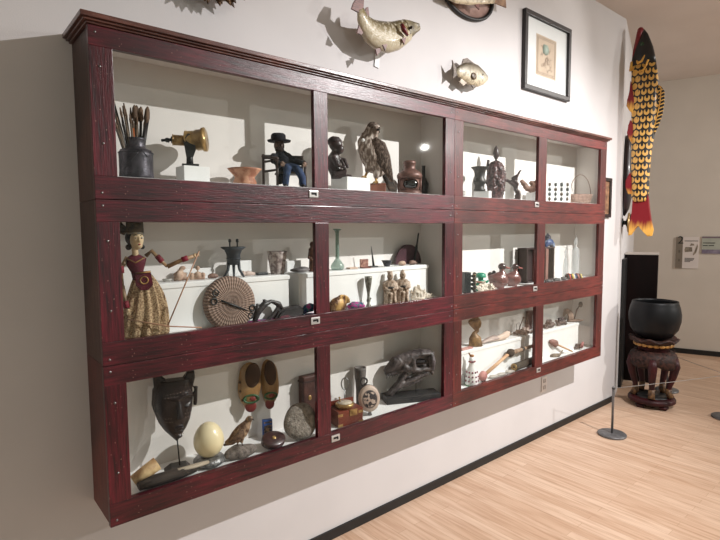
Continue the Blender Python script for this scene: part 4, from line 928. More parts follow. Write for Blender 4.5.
# clogs hung on the back panel
clw = mat('painted_clog_wood', (158, 122, 76), (128, 92, 54), rough=.35, scale=20, stretch=(1, 1, .3), coat=.4)
clr = mat('clog_red_paint', (132, 52, 50), (104, 36, 38), rough=.4); clg = mat('clog_green_paint', (56, 96, 64), (40, 74, 50), rough=.4)
insd = mat('clog_inside', (74, 50, 34), (54, 36, 26), rough=.8)
def clog(pxs, label, px_c, tilt, px_toe):
    f = F(px_c, 411, 1.945, .779, .8); P_ = FP(f)
    t = thing('wooden_clog', label, 'clog', f.loc, f.rot, 'painted clogs hung on the case back')
    o = f.pts(pxs); cx = sum(p[0] for p in o)/len(o)
    zs = sorted(set([round(min(p[1] for p in o)+i*(max(p[1] for p in o)-min(p[1] for p in o))/14, 5) for i in range(15)]))
    rings = []
    for z in zs:
        z_ = min(max(z, zs[0]+.001), zs[-1]-.001); xs = []
        for i in range(len(o)):
            (xa, za), (xb, zb) = o[i], o[(i+1) % len(o)]
            if (za-z_)*(zb-z_) <= 0 and za != zb: xs.append(xa+(xb-xa)*(z_-za)/(zb-za))
        xl, xr = min(xs), max(xs); w = (xr-xl)/2; c = (xl+xr)/2; u = (z-zs[0])/(zs[-1]-zs[0])
        d = .012+.030*math.sin(math.pi*min(1, u*1.15)**.8) if u < .87 else .020
        rings.append([Vector((c+w*math.cos(a), -.6*d*(math.sin(a)) if math.sin(a) > 0 else -.45*d*math.sin(a), z)) for a in [2*math.pi*k/24 for k in range(24)]])
    mb = MB(); mb.ring_loft(rings); mb.build('clog_body', clw, t, sub=1)
    return t, f, P_
t, f, P_ = clog([(250, 361), (257, 362), (261, 370), (262, 384), (260, 394), (255, 404), (250.5, 412), (246, 408), (240, 399), (238, 388), (240, 372), (243, 363)], 'painted wooden clog with red tip and diamonds, left of the pair', 250, 0, 0)
mb = MB(); mb.ell(P_(253, 373.5, -.022), (.032, .006, .054), rot=(0, R(6), 0)); mb.build('foot_opening', insd, t)
mb = MB(); mb.ell(P_(250.5, 405, -.016), (.024, .006, .026)); mb.ell(P_(252.5, 397, -.0235), (.014, .004, .010)); mb.build('red_decoration', clr, t)
mb = MB(); mb.ringt(tuple(P_(251, 397, -.024)), .028, .004, sx=1.1, sz=.6); mb.ell(P_(245, 396.5, -.0215), (.010, .003, .008)); mb.ell(P_(257, 396.5, -.021), (.008, .003, .008)); mb.build('green_decoration', clg, t)
for (px, py) in ((240.5, 380), (240.5, 389), (242.5, 398)):
    mb = MB(); c0 = P_(px, py, -.014); mb.prism([(c0.x-.005, c0.z), (c0.x, c0.z-.008), (c0.x+.005, c0.z), (c0.x, c0.z+.008)], -.017, -.010); mb.build('diamond_mark', insd, t)
t, f, P_ = clog([(267, 358), (273, 359), (278, 368), (279.5, 384), (279, 394), (275, 402), (269, 409), (265, 403), (262, 392), (261, 374), (263, 362)], 'painted wooden clog with red tip, right of the pair', 270, 0, 0)
mb = MB(); mb.ell(P_(270.5, 371, -.022), (.026, .006, .056), rot=(0, R(-4), 0)); mb.build('foot_opening', insd, t)
mb = MB(); mb.ell(P_(269.5, 402.5, -.016), (.020, .006, .024)); mb.ell(P_(271, 393.5, -.0235), (.012, .004, .009)); mb.build('red_decoration', clr, t)
mb = MB(); mb.ringt(tuple(P_(270.5, 394, -.024)), .024, .004, sx=1.1, sz=.6); mb.build('green_decoration', clg, t)
# matchbox
f = F(267.5, 438, 1.93, LF, .5)
t = thing('blue_tin', 'small upright blue tin with pictured label behind the brown disc', 'tin', f.loc, f.rot)
mb = MB(); mb.box((0, 0, .04), (.042, .02, .08), bev=.002); mb.build('tin_body', mat('blue_enamel', (40, 84, 156), (30, 66, 130), rough=.4), t)
mb = MB(); mb.box((.0, -.0105, .034), (.032, .001, .046)); mb.box((0, -.0105, .07), (.034, .001, .008)); mb.build('label', mat('tin_label', (150, 120, 90), (40, 44, 60), rough=.5, scale=70, lo=.45, hi=.55), t)
# tape measure
f = F(273.5, 453, 1.815, LF)
t = thing('leather_tape_measure', 'round dark brown leather tape measure case with brass centre', 'tape measure', f.loc, 0)
mb = MB(); tl = (R(-52), 0, 0); c0 = (0, 0, .034)
mb.lathe([(.0001, -.014), (.046, -.014), (.052, -.010), (.053, 0), (.052, .010), (.046, .014), (.0001, .014)], c=c0, n=40, rot=(R(28), 0, 0), sy=.78); mb.build('leather_case', mat('dark_brown_leather', (66, 40, 42), (46, 28, 30), rough=.35, coat=.3, scale=50), t)
mb = MB(); mb.lathe([(.0001, .014), (.009, .0145), (.008, .017), (.004, .0185), (.0001, .0185)], c=c0, rot=(R(28), 0, 0)); mb.build('brass_centre', brass, t)
# grey stone disc
f = F(298, 443, 1.825, LF, .6)
t = tag(MB().lathe([(.0001, -.02), (.05, -.022), (.068, -.014), (.073, 0), (.068, .014), (.05, .02), (.0001, .018)], c=(0, 0, .076), axis='y', n=40, rot=(R(-14), 0, 0), sx=1.0, sy=1.08).jitter(.006, 14).build('round_grey_stone', mat('pitted_grey_stone', (158, 150, 142), (116, 108, 100), rough=.95, scale=60, bump=1.2), loc=f.loc, rot=(0, R(8), f.rot)), 'pitted grey round flat stone leaning upright before the brown box', 'stone')
# leather box
f = F(311, 430, 1.945, LF, 0)
t = thing('leather_box', 'upright dark brown leather box half behind the grey stone', 'box', f.loc, 0)
lb = mat('chestnut_leather', (84, 54, 48), (62, 38, 36), rough=.45, scale=30)
mb = MB(); mb.box((0, 0, .115), (.105, .045, .23), bev=.006); mb.build('body', lb, t)
mb = MB(); mb.box((0, 0, .205), (.109, .049, .006)); mb.build('lid_seam', mat('dark_leather_seam', (40, 24, 24), rough=.6), t)
mb = MB(); mb.ell((-.02, -.0235, .13), (.010, .003, .012)); mb.build('brass_stud', brass, t)
# compass box
f = F(345, 428, 1.84, LF, 0); P_ = FP(f)
t = thing('compass_box', 'brass-cornered reddish wooden box with open lid and compass dial', 'compass box', f.loc+Vector((.006, .0, 0)), R(-8))
bw = mat('red_walnut', (120, 54, 40), (86, 36, 28), rough=.3, coat=.4, stretch=(.3, 1, 1))
mb = MB(); mb.box((0, 0, .037), (.132, .088, .074), bev=.002); mb.build('box_body', bw, t)
mb = MB(); mb.box((-.0, .04, .088), (.128, .006, .026), bev=.001); mb.build('box_lid', bw, t)
for sx in (-1, 1):
    for z in (.003, .050): mb = MB(); mb.box((sx*.055, -.0445, z+.006), (.026, .002, .012), bev=.0005); mb.build('brass_corner', brass, t)
mb = MB(); mb.box((.014, -.0455, .060), (.04, .004, .030), bev=.001); mb.box((.014, -.048, .060), (.02, .003, .018), bev=.001); mb.build('brass_lock', brass, t)
mb = MB(); mb.lathe([(.0001, .072), (.034, .072), (.044, .086), (.044, .094), (.038, .098), (.0001, .098)], c=(-.008, -.002, 0)); mb.build('compass_bowl', brass, t)
mb = MB(); mb.lathe([(.0001, .0985), (.036, .0985), (.036, .0995), (.0001, .0995)], c=(-.008, -.002, 0)); mb.build('compass_dial', mat('ivory_dial', (216, 206, 186), (180, 168, 148), rough=.2, scale=60), t)
mb = MB(); mb.loft([(-.03, -.0, .104), (-.034, .0, .122)], .003, n=6); mb.ell((-.034, 0, .124), .005); mb.build('sight_vane', brass, t)
f = F(346, 397, 1.895, LF+.1, 0)
# magnifier ring standing behind the compass (brass loop on arm)
t = thing('loupe', 'round lens loop on thin stem rising behind the compass box', 'magnifier', (f.loc.x, 1.91, LF))
mb = MB(); mb.ringt((.008, 0, .158), .024, .003, rot=(0, 0, R(-30)), sx=.8, sz=1.2); mb.build('loop', steel, t)
mb = MB(); mb.loft([(0, 0, .004), (.004, 0, .13)], .003, n=8); mb.lathe([(.0001, 0), (.022, 0), (.02, .006), (.0001, .006)]); mb.build('stem', steel, t)
# scrimshaw disc on stand
f = F(369, 416, 1.84, LF, .7); P_ = FP(f)
scm = mat('scrimshaw_bone', (206, 186, 172), (182, 160, 148), rough=.5, scale=20)
nt, b = nodes(scm); tc = nn(nt, 'TexCoord'); sp = nn(nt, 'SeparateXYZ'); nt.links.new(tc.outputs['Object'], sp.inputs[0])
dx = math_(nt, 'DIVIDE', sp.outputs[0], .052); dzz = math_(nt, 'DIVIDE', sp.outputs[2], .062)
rad = math_(nt, 'SQRT', math_(nt, 'ADD', math_(nt, 'MULTIPLY', dx, dx), math_(nt, 'MULTIPLY', dzz, dzz)))
nz = nn(nt, 'TexNoise'); nz.inputs['Scale'].default_value = 55; nt.links.new(tc.outputs['Object'], nz.inputs[0])
inside = math_(nt, 'LESS_THAN', rad, .66); dark = math_(nt, 'GREATER_THAN', nz.outputs[0], .49)
ring = math_(nt, 'COMPARE', rad, .66, .06)
msk = math_(nt, 'MAXIMUM', math_(nt, 'MULTIPLY', inside, dark), math_(nt, 'MULTIPLY', ring, .7))
base_ = [n for n in nt.nodes if n.bl_idname == 'ShaderNodeValToRGB'][0].outputs[0]
nt.links.new(mixc(nt, msk, base_, srgb((58, 52, 56))), b.inputs['Base Color'])
t = thing('engraved_canteen', 'oval bone-coloured canteen engraved with dark design standing on edge', 'canteen', f.loc, f.rot)
mb = MB(); mb.lathe([(.0001, -.022), (.044, -.022), (.051, -.016), (.053, 0), (.05, .012), (.0001, .014)], axis='y', n=40, sy=1.22); mb.build('engraved_face', scm, t, loc=(0, 0, .084), rot=(R(-6), 0, 0))
mb = MB(); mb.lathe([(.0001, .0), (.054, .0), (.052, .022), (.046, .026), (.0001, .026)], axis='y', n=40, sy=1.22); mb.build('dark_back', lthr, t, loc=(0, .0, .084), rot=(R(-6), 0, 0))
mb = MB(); mb.ringt((-.022, .012, .166), .016, .0045); mb.loft([(-.03, .012, .145), (-.03, .012, .155)], .006); mb.build('strap_ring', lthr, t)
mb = MB(); mb.loft([(.004, 0, .02), (.004, 0, .002)], [.006, .012], n=10); mb.build('spout', steel, t)
f = F(360.5, 392, 1.93, LF, 0)
hgt = .215
mb = MB(); mb.lathe([(.0001, 0), (.022, 0), (.022, .1), (.026, .15), (.03, .205), (.03, hgt), (.025, hgt), (.022, .16), (.0001, .15)])
single(mb, 'grey_beaker', mat('matte_grey_clay', (112, 106, 102), (88, 82, 80), rough=.7, scale=30), 'tall grey tapering beaker behind the engraved canteen', 'beaker', f.loc)
# skull on black base
f = F(411, 402, 1.865, LF, .55); P_ = FP(f)
t = thing('fossil_skull', 'dark grey long-snouted fossil skull with open jaws on black base', 'skull', f.loc, f.rot)
fos = mat('dark_fossil_bone', (46, 40, 42), (98, 90, 90), rough=.45, scale=26, bump=1, bscale=50)
TH_ = .03
mb = MB()
mb.loft([P_(385, 370), P_(389, 367), P_(396, 361), P_(404, 358.5), P_(412, 355), P_(420, 352.5), P_(428, 353), P_(431, 357)], [.012, .024, .034, .034, .026, .019, .018, .012], [.008, .022, .034, .038, .042, .046, .042, .02], n=16)
mb.loft([P_(402, 364, -.02), P_(411, 368, -.028), P_(419, 368.5, -.030), P_(428, 368, -.03), P_(431, 374, -.026)], [.022, .017, .012, .014, .009])
mb.loft([P_(402, 364, .02), P_(411, 368, .028), P_(419, 368.5, .030), P_(428, 368, .03), P_(431, 374, .026)], [.022, .017, .012, .014, .009])
for yy in (-.034, .034):
    mb.loft([P_(429, 352, yy*.6), P_(430, 360, yy), P_(429, 369, yy)], [.018, .017, .016]); mb.loft([P_(412, 353, yy*.8), P_(411, 360, yy), P_(412, 367, yy*.9)], [.014, .014, .014])
mb.loft([P_(406, 362), P_(428, 359)], [.024, .026], .5)
mb.loft([P_(386, 371), P_(393, 371), P_(403, 368), P_(410, 365)], [.012, .014, .016, .014], 1.1)
mb.build('upper_skull', fos, t, remesh=.0035, smooth=1, disp=(.008, .012))
mb = MB(); mb.ell(P_(419, 361), (.042, .030, .017)); mb.build('eye_socket_shade', mat('painted_socket_shade', (30, 26, 28), rough=.9), t)  # solid filler in the orbit; the hollow's shade is put into its dark colour
mb = MB()
for yy in (-.018, .018):
    mb.loft([P_(388, 398, yy*.3), P_(391, 390, yy*.7), P_(398, 384, yy), P_(407, 380, yy*1.3), P_(416, 376, yy*1.6), P_(424, 372.5, yy*1.7)], [.010, .013, .014, .012, .010, .012])
    mb.loft([P_(398, 385, yy), P_(402, 376, yy), P_(406, 371, yy)], [.012, .010, .012]); mb.loft([P_(402, 385, yy*1.1), P_(412, 381.5, yy*1.4), P_(420, 378, yy*1.6)], .006)
for k in range(5): mb.loft([P_(388+k*2.2, 394-k*2.6, -.012), P_(386.5+k*2.3, 390.5-k*2.7, -.012)], [.005, .002])
mb.ell(P_(424.5, 372.5, -.03), .013)
mb.build('lower_jaw', fos, t, remesh=.0033, smooth=1, disp=(.007, .01))
mb = MB()
for k in range(7): mb.loft([P_(387+k*2.6, 372-k*.7, -.01), P_(386.5+k*2.6, 376-k*.7, -.012)], [.0045, .001], n=7)
tag(mb.build('upper_teeth', fos, t), kind='stuff')
mb = MB(); mb.loft([P_(416, 378), (P_(416, 0).x, 0, .03)], .0025, n=6); mb.loft([P_(396, 386), (P_(396, 0).x, 0, .03)], .0025, n=6); mb.build('support_rod', black, t)
mb = MB(); mb.box((0, 0, .018), (.30, .10, .036), bev=.003); mb.build('base', mat('matte_black_base', (26, 26, 28), (34, 34, 36), rough=.6), t)
mb = MB()
# ================= bottom right case
f = F(475.5, 345.5, 1.885, SL+.0005, .7); P_ = FP(f)
gv = mat('dull_gold_leaf', (158, 124, 82), (92, 68, 46), rough=.5, metal=.15, scale=30, bump=.6)
mb = MB()
mb.loft([(0, 0, 0), (0, 0, .01), (-.004, 0, .05), (-.006, 0, .08), (.012, 0, .092), (.004, 0, .105), (-.008, 0, .135), (-.014, 0, .155), (-.016, 0, .165)], [.044, .042, .036, .014, .011, .016, .03, .036, .022], .7, n=16)
mb.loft([(.018, 0, .165), (.026, -.004, .14), (.022, -.004, .12), (.008, 0, .1)], [.008, .009, .009, .006]); mb.loft([(-.02, 0, .162), (.018, 0, .168)], .009)
single(mb, 'gilded_vase', gv, 'dull gold twisted hourglass vase on the white riser', 'vase', f.loc, f.rot, remesh=.003, smooth=2)
f = F(468, 352, 1.87, SL); mb = MB(); mb.box((0, 0, .005), (.10, .03, .009), bev=.003)
single(mb, 'pink_patterned_band', mat('pink_pattern', (210, 170, 160), (180, 120, 116), rough=.7, scale=60), 'flat pink patterned strip at the riser left end', 'strip', (f.loc.x-.02, f.loc.y, SL))
f = F(493, 341, 1.885, SL, 0)
shm = mat('mauve_shell', (196, 178, 170), (140, 122, 118), rough=.5, scale=30, stretch=(.3, 1, 1))
t = thing('long_shell', 'long flat pale mauve shell lying right of gold vase', 'shell', (xcol(490, 1.885, SL), 1.885, SL), R(0))
mb = MB(); mb.loft([(-.1, 0, .008), (-.06, 0, .014), (0, 0, .02), (.06, 0, .024), (.1, 0, .016)], [.004, .010, .014, .014, .006], 1.9, n=14); mb.jitter(.004, 30); mb.build('shell_body', shm, t)
t = thing('conch_shell', 'pale pinkish pointed conch shell on top of long shell end', 'shell', (xcol(500, 1.865, SL), 1.868, SL), R(-5))
mb = MB(); mb.loft([(-.09, 0, .010), (-.03, 0, .018), (.04, 0, .026), (.075, 0, .036), (.10, 0, .045)], [.003, .012, .022, .022, .004], .7, n=16); mb.build('shell_body', mat('pale_pink_shell', (226, 206, 190), (200, 176, 160), rough=.5, scale=20, stretch=(1, 1, 3)), t)
f = F(471.5, 386, 1.812, LF, .8)
cer = mat('white_glazed_ceramic', (232, 232, 230), (220, 218, 216), rough=.3, coat=.3)
t = thing('painted_bottle', 'white glazed bottle painted with red flowers, orange stopper', 'bottle', f.loc, f.rot)
mb = MB(); mb.lathe([(.0001, 0), (.036, 0), (.038, .008), (.035, .06), (.028, .09), (.018, .112), (.014, .13), (.017, .145), (.013, .165), (.0001, .166)], n=32); mb.build('bottle_body', cer, t)
mb = MB(); mb.ell((0, 0, .172), (.014, .009, .008)); mb.loft([(-.01, 0, .176), (-.018, 0, .19)], [.005, .003]); mb.build('stopper', mat('orange_stopper', (196, 130, 60), (60, 40, 30), rough=.5, scale=60), t)
mb = MB(); mb.lathe([(.0365, .001), (.0385, .002), (.0385, .007), (.0365, .008)], n=32); mb.build('green_foot_band', mat('green_band', (70, 130, 80), rough=.4), t)
for z in (.03, .055, .08, .14):
    for k in range(5):
        a = R(200+k*35); r_ = {.03: .0368, .055: .0352, .08: .031, .14: .0165}[z]
        mb = MB(); mb.ell((r_*math.cos(a), r_*math.sin(a), z), .0055, n=8); mb.build('red_flower', mat('red_flower_paint', (150, 50, 60), (60, 60, 90), rough=.4, scale=90), t)
# long pipe / rattle leaning on riser
pa_, pb_ = Vector((xcol(483, 1.80, LF+.03), 1.80, LF+.03)), None
A = aty(483, 379, 1.805); B = aty(509, 353.5, 1.822); Cc = aty(534, 345.5, 1.822)
A.z = max(A.z, LF+.035)
t = thing('ceremonial_pipe', 'long wrapped pipe with pink ball end and dark fur knob, slanting before riser', 'pipe', A)
mb = MB(); mb.loft([Vector(), (B-A)*.9, B-A], [.011, .010, .010], n=12); mb.build('cane_stem', mat('pale_cane', (214, 176, 140), (190, 146, 112), rough=.5, scale=30, stretch=(.3, 1, 1)), t)
mb = MB(); mb.ell((0, 0, 0), (.034, .02, .031)); mb.build('pink_ball', mat('pink_leather_ball', (196, 140, 134), (160, 106, 104), rough=.7, scale=30), t)
mb = MB(); mb.loft([(-.01, 0, -.024), (.0, .0, -.03), (.02, 0, -.028)], .007); mb.build('fringe', mat('black_fringe', (30, 26, 26), rough=1), t)
mb = MB(); d = (Cc-B); mb.loft([(B-A)-d*.08, (B-A)+d*.02, (B-A)+d*.1, (B-A)+d*.2], [.012, .026, .026, .012], .75, n=16); mb.jitter(.004, 60); mb.build('fur_knob', mat('dark_fur', (44, 36, 30), (66, 54, 46), rough=1, scale=80, bump=1), t)
mb = MB(); mb.loft([(B-A)+d*.15, (B-A)+d*.45, (B-A)+d*1.05], [.014, .012, .011], n=12); mb.build('wrapped_shaft', mat('wrapped_tan_shaft', (180, 152, 128), (110, 86, 70), rough=.7, scale=14, stretch=(3, .3, .3)), t)
mb = MB(); m_ = (B-A)+d*.52; mb.loft([m_-d*.04, m_+d*.04], [.0145, .0145], n=12); mb.build('dark_band', blk, t)
rs = mat('silvered_flat_shell', (196, 190, 182), (150, 144, 138), rough=.35, scale=30)
for k, (px, py, l_) in enumerate(((494, 377.5, 'oval flat silvery shell nearest the pink ball'), (501.5, 375.5, 'oval flat silvery shell, middle one below the pipe'), (510, 373, 'oval flat silvery shell next to the dark roll'))):
    x = xcol(px, 1.81, LF); mb = MB(); mb.lathe([(.0001, 0), (.03, .001), (.038, .008), (.032, .014), (.0001, .018)], sy=.55, n=24); mb.jitter(.003, 50, k)
    single(mb, 'flat_shell', rs, l_, 'shell', (x, 1.812, LF), R(-12))
x0_ = xcol(514, 1.815, LF); x1_ = 3.04
t = thing('dark_scroll', 'dark olive rolled tube with ringed open end, right of shells', 'rolled tube', (x0_, 1.815, LF))
mb = MB(); mb.loft([(.0, 0, .026), (.02, 0, .026), (x1_-x0_-.0, .012, .028)], [.025, .024, .023], n=20); mb.build('tube', mat('dark_olive_cloth', (60, 52, 42), (40, 36, 32), rough=.7, scale=30, stretch=(.2, 1, 1)), t)
mb = MB(); mb.ringt((.0, 0, .026), .019, .0045, rot=(0, 0, R(90))); mb.ringt((.0, 0, .026), .010, .003, rot=(0, 0, R(90))); mb.build('end_rings', brass, t)
def cluster(name, px, pyb, y, w, h, n, seed, m, label, cat, g=None):
    r = random.Random(seed); f = F(px, pyb, y, SL); mb = MB(); mb.ell((0, 0, h*.3), (w*.8, .022, h*.3))
    for k in range(n):
        x = r.uniform(-w, w); z = r.uniform(.1, .9)*h*(1-.6*abs(x)/w); mb.ell((x, r.uniform(-.02, .02), z), (r.uniform(.008, .016), .010, r.uniform(.007, .014)), n=8)
    return single(mb, name, m, label, cat, f.loc, R(-15), remesh=.003, disp=(.006, .008))
ccm = mat('knobbly_grey_barnacle', (176, 158, 150), (110, 92, 86), rough=.8, scale=50, lo=.4, hi=.6)
ccd = mat('dark_knobbly_carving', (112, 96, 92), (64, 54, 54), rough=.6, scale=50, lo=.4, hi=.6)
cluster('barnacle_cluster', 524, 334, 1.885, .07, .05, 26, 1, ccm, 'knobbly pale barnacle cluster left of mullion on riser', 'shell cluster')
f = F(521, 334, 1.93, SL, .5); P_ = FP(f)
t = thing('wire_stand_tool', 'thin dark curved tool on wire loop stand above barnacle cluster', 'tool', f.loc, f.rot)
mb = MB(); mb.loft([(-.02, 0, .003), (-.005, 0, .05), (.012, 0, .09), (.02, 0, .105)], [.003, .003, .003, .008], n=8); mb.box((0, 0, .002), (.06, .02, .004)); mb.build('curved_tool', mat('dark_wood_tool', (90, 66, 56), (60, 44, 40), rough=.5), t)
mb = MB(); mb.loft([(-.03, 0, .003), (-.034, 0, .06), (-.015, 0, .07), (-.01, 0, .01)], .0016, n=6); mb.build('wire_loop', steel, t)
f = F(529.5, 330, 1.955, SL); mb = MB(); mb.box((0, 0, .065), (.07, .02, .13), bev=.002)
single(mb, 'brown_tablet', mat('brown_tablet', (96, 66, 60), (76, 52, 48), rough=.4), 'upright brown tablet behind the barnacle cluster', 'tablet', f.loc)
f = F(534.5, 331, 1.92, SL); mb = MB(); mb.lathe([(.0001, 0), (.016, 0), (.016, .1), (.012, .11), (.0001, .11)])
single(mb, 'clear_tumbler', clear2, 'clear glass tube beside mullion in the bottom right case', 'glass tube', f.loc)
cluster('carved_cluster', 550, 329.5, 1.885, .05, .07, 20, 4, ccd, 'dark knobbly carving just right of mullion on riser', 'carving')
cluster('carved_cluster', 561, 327.5, 1.885, .055, .075, 20, 8, ccd, 'dark peaked knobbly carving, second from mullion on riser', 'carving')
f = F(567, 322.5, 1.92, SL, .6)
brt = mat('mottled_brown_pottery', (150, 126, 110), (104, 82, 70), rough=.6, scale=30)
mb = MB(); mb.prism([(.0, 0), (.045, 0), (.05, .04), (.035, .08), (.005, .105), (-.02, .1), (-.03, .07), (-.028, .04), (-.02, .045), (-.012, .068), (.004, .066), (.014, .045), (.01, .02)], -.012, .012, bev=.004)
single(mb, 'curved_shard', brt, 'brown curved pottery shard standing with hooked outline', 'pottery shard', f.loc, f.rot)
f = F(574, 322.5, 1.89, SL, .5)
t = thing('disc_wand', 'brown stick with leaf-shaped disc tip rising from flat stone', 'wand', f.loc, f.rot)
mb = MB(); mb.ell((.01, 0, .010), (.07, .028, .010)); mb.build('flat_base', brt, t)
mb = MB(); mb.loft([(0, 0, .015), (.012, 0, .06), (.02, 0, .09), (.04, 0, .12)], [.005, .004, .006, .003], n=8); mb.build('stick', mat('dark_wood_tool', (90, 66, 56)), t)
mb = MB(); mb.ell((.05, 0, .13), (.018, .006, .022)); mb.build('leaf_disc', mat('dull_leaf', (110, 100, 88), (70, 62, 54), rough=.6, scale=40), t)
A = aty(551, 343, 1.84); B = aty(572, 354, 1.81); A.z = LF+.115; B.z = LF+.012
t = thing('wooden_ladle', 'wooden ladle with brown oval head leaning on the riser', 'ladle', B)
mb = MB(); mb.loft([Vector(), (A-B)*.72], [.0065, .007], n=10); mb.build('handle', mat('pale_cane', (214, 176, 140)), t)
mb = MB(); d = A-B; mb.loft([d*.68, d*.78, d*.95, d*1.06], [.008, .026, .022, .008], .7, n=14); mb.build('head', mat('rosy_brown_wood', (150, 108, 100), (110, 76, 70), rough=.6, scale=30), t)
f = F(556, 352, 1.83, LF, .5); mb = MB(); mb.loft([(-.05, 0, .008), (-.02, 0, .014), (.03, 0, .016), (.05, 0, .045)], [.006, .011, .008, .004], .9); mb.loft([(-.04, -.012, .008), (.02, -.012, .008)], .006)
single(mb, 'bird_bone', mat('grey_brown_bone', (150, 136, 120), (96, 82, 70), rough=.7, scale=50), 'grey brown twig-like bone on floor of bottom right case', 'bone', f.loc, f.rot)
f = F(580, 349, 1.83, LF, .5); r = random.Random(11); mb = MB()
for k in range(9):
    x = r.uniform(-.06, .05); mb.loft([(x, r.uniform(-.015, .015), .008), (x+r.uniform(-.02, .03), r.uniform(-.015, .015), r.uniform(.015, .05))], [.009, .007])
t = thing('carved_group', 'small tangle of brown carved pieces with pink one at case end', 'carving', f.loc, f.rot)
mb.build('brown_pieces', ccd, t, remesh=.003, smooth=1)
mb = MB(); mb.loft([(-.002, -.022, .02), (.008, -.022, .06)], [.012, .008]); mb.build('pink_piece', mat('rose_wood', (160, 100, 100), rough=.5), t)
# ================= things on the wall above
def uvfish(name, top, mid, belly, spot=None, sscale=60):
    m = mat(name, top, top, rough=.4, coat=.25); nt, b = nodes(m)
    uv = nn(nt, 'UVMap'); sp = nn(nt, 'SeparateXYZ'); nt.links.new(uv.outputs[0], sp.inputs[0])
    rp = nn(nt, 'ValToRGB'); nt.links.new(sp.outputs[1], rp.inputs[0])
    rp.color_ramp.elements[0].color = srgb(belly); rp.color_ramp.elements[1].color = srgb(top); rp.color_ramp.elements[0].position = .12; rp.color_ramp.elements[1].position = .9
    e = rp.color_ramp.elements.new(.5); e.color = srgb(mid)
    tc = nn(nt, 'TexCoord'); nz = nn(nt, 'TexNoise'); nz.inputs['Scale'].default_value = sscale; nz.inputs['Detail'].default_value = 3; nt.links.new(tc.outputs['Object'], nz.inputs[0])
    mr = nn(nt, 'MapRange'); mr.inputs[1].default_value = .5; mr.inputs[2].default_value = .62; nt.links.new(nz.outputs[0], mr.inputs[0])
    nt.links.new(mixc(nt, math_(nt, 'MULTIPLY', mr.outputs[0], .6), rp.outputs[0], srgb(spot or belly)), b.inputs['Base Color'])
    vo = nn(nt, 'TexVoronoi'); vo.inputs['Scale'].default_value = 130; nt.links.new(tc.outputs['Object'], vo.inputs[0])
    bp = nn(nt, 'Bump'); bp.inputs['Strength'].default_value = .5; bp.inputs['Distance'].default_value = .002; nt.links.new(vo.outputs[0], bp.inputs['Height']); nt.links.new(bp.outputs[0], b.inputs['Normal'])
    return m
finm = mat('pinkish_brown_fin', (128, 84, 76), (84, 56, 52), rough=.5, scale=40, stretch=(1, 1, 4))
troutm = uvfish('trout_skin', (84, 74, 50), (150, 136, 98), (186, 174, 148), (206, 198, 180))
f = F(385, 57, 1.86, 2.385, 0); 
def Wp(px, py, y, o):
    v = aty(px, py, y); return v-o
o_ = Vector((1.78, YW, 2.53))
t = thing('mounted_trout', 'large olive mounted fish curved with raised tail on upper wall', 'mounted fish', o_)
W = lambda px, py, y=1.90: Wp(px, py, y, o_)
mb = MB()
mb.loft([W(360.5, 9, 1.86), W(362, 17, 1.87), W(365, 24, 1.88), W(370, 31, 1.89), W(377, 35.5, 1.90), W(386, 37.5, 1.90), W(395, 36, 1.90), W(402, 32.5, 1.895), W(407, 30, 1.89)],
        [.020, .032, .045, .060, .070, .074, .068, .060, .052], .55, side=(0, 1, 0), n=24)
mb.build('body', troutm, t)
mb = MB(); mb.loft([W(405, 30, 1.89), W(411, 28.5, 1.885), W(416, 28, 1.88), W(420, 28.5, 1.875)], [.052, .040, .024, .010], .6, side=(0, 1, 0), n=20); mb.loft([W(404, 23.5, 1.885), W(412, 24.5, 1.88), W(419.5, 25, 1.872)], [.012, .016, .008]); mb.build('head', mat('pale_fish_head', (140, 130, 104), (84, 76, 58), rough=.4, scale=30, coat=.4), t, remesh=.005, smooth=2)
mb = MB(); mb.loft([W(401.5, 24, 1.845), W(404, 30, 1.838), W(407.5, 35.5, 1.848)], [.008, .012, .006], 1.1); mb.build('red_gill', mat('dark_red_gill', (110, 24, 30), (80, 14, 20), rough=.4), t)
mb = MB(); mb.ell(W(411, 27.5, 1.852), .008); mb.build('eye', mat('glossy_eye', (30, 18, 8)), t)
def fin(pts, y, nm='fin', m=finm, par=None, WW=None, th=.004):
    mb = MB(); P0 = [WW(px, py, y) for px, py in pts]; yy = P0[0].y
    mb.prism([(p.x, p.z) for p in P0], yy-th, yy+th, bev=.0015); mb.build(nm, m, par)
fin([(358.5, 13), (351, 9), (353, 3), (358, -5), (364, -3), (363, 12)], 1.86, 'tail_fin', finm, t, W)
fin([(363, 14), (366, 7.5), (368, 7), (369.5, 20), (366, 18)], 1.875, 'dorsal_fin', finm, t, W)
fin([(358.5, 25), (356.5, 33), (361, 35), (363, 33)], 1.87, 'anal_fin', finm, t, W)
fin([(375, 49), (376.5, 56), (381, 50), (380, 48)], 1.87, 'pelvic_fin', finm, t, W)
fin([(382, 45), (385, 51), (387, 44)], 1.855, 'pelvic_fin', finm, t, W)
fin([(401, 39), (404, 45), (406, 37)], 1.86, 'pectoral_fin', finm, t, W)
v = aty(372.5, 66, 1.985); v2 = aty(380, 51, 1.985)
mb = MB(); mb.prism([(-.012, -.04), (.018, -.045), (.022, .035), (-.004, .042)], -.003, .003)
single(mb, 'paper_tag', white_paint, 'narrow white paper tag on wall under the large fish', 'label', ((v.x+v2.x)/2, YW-.0035, (v.z+v2.z)/2))
o_ = Vector((2.44, YW, 2.45)); W = lambda px, py, y=1.93: Wp(px, py, y, o_)
crm_ = uvfish('sunfish_skin', (74, 66, 54), (190, 182, 160), (206, 190, 160), (110, 98, 80), 45)
t = thing('mounted_sunfish', 'small deep-bodied silvery mounted fish with spread fins', 'mounted fish', o_)
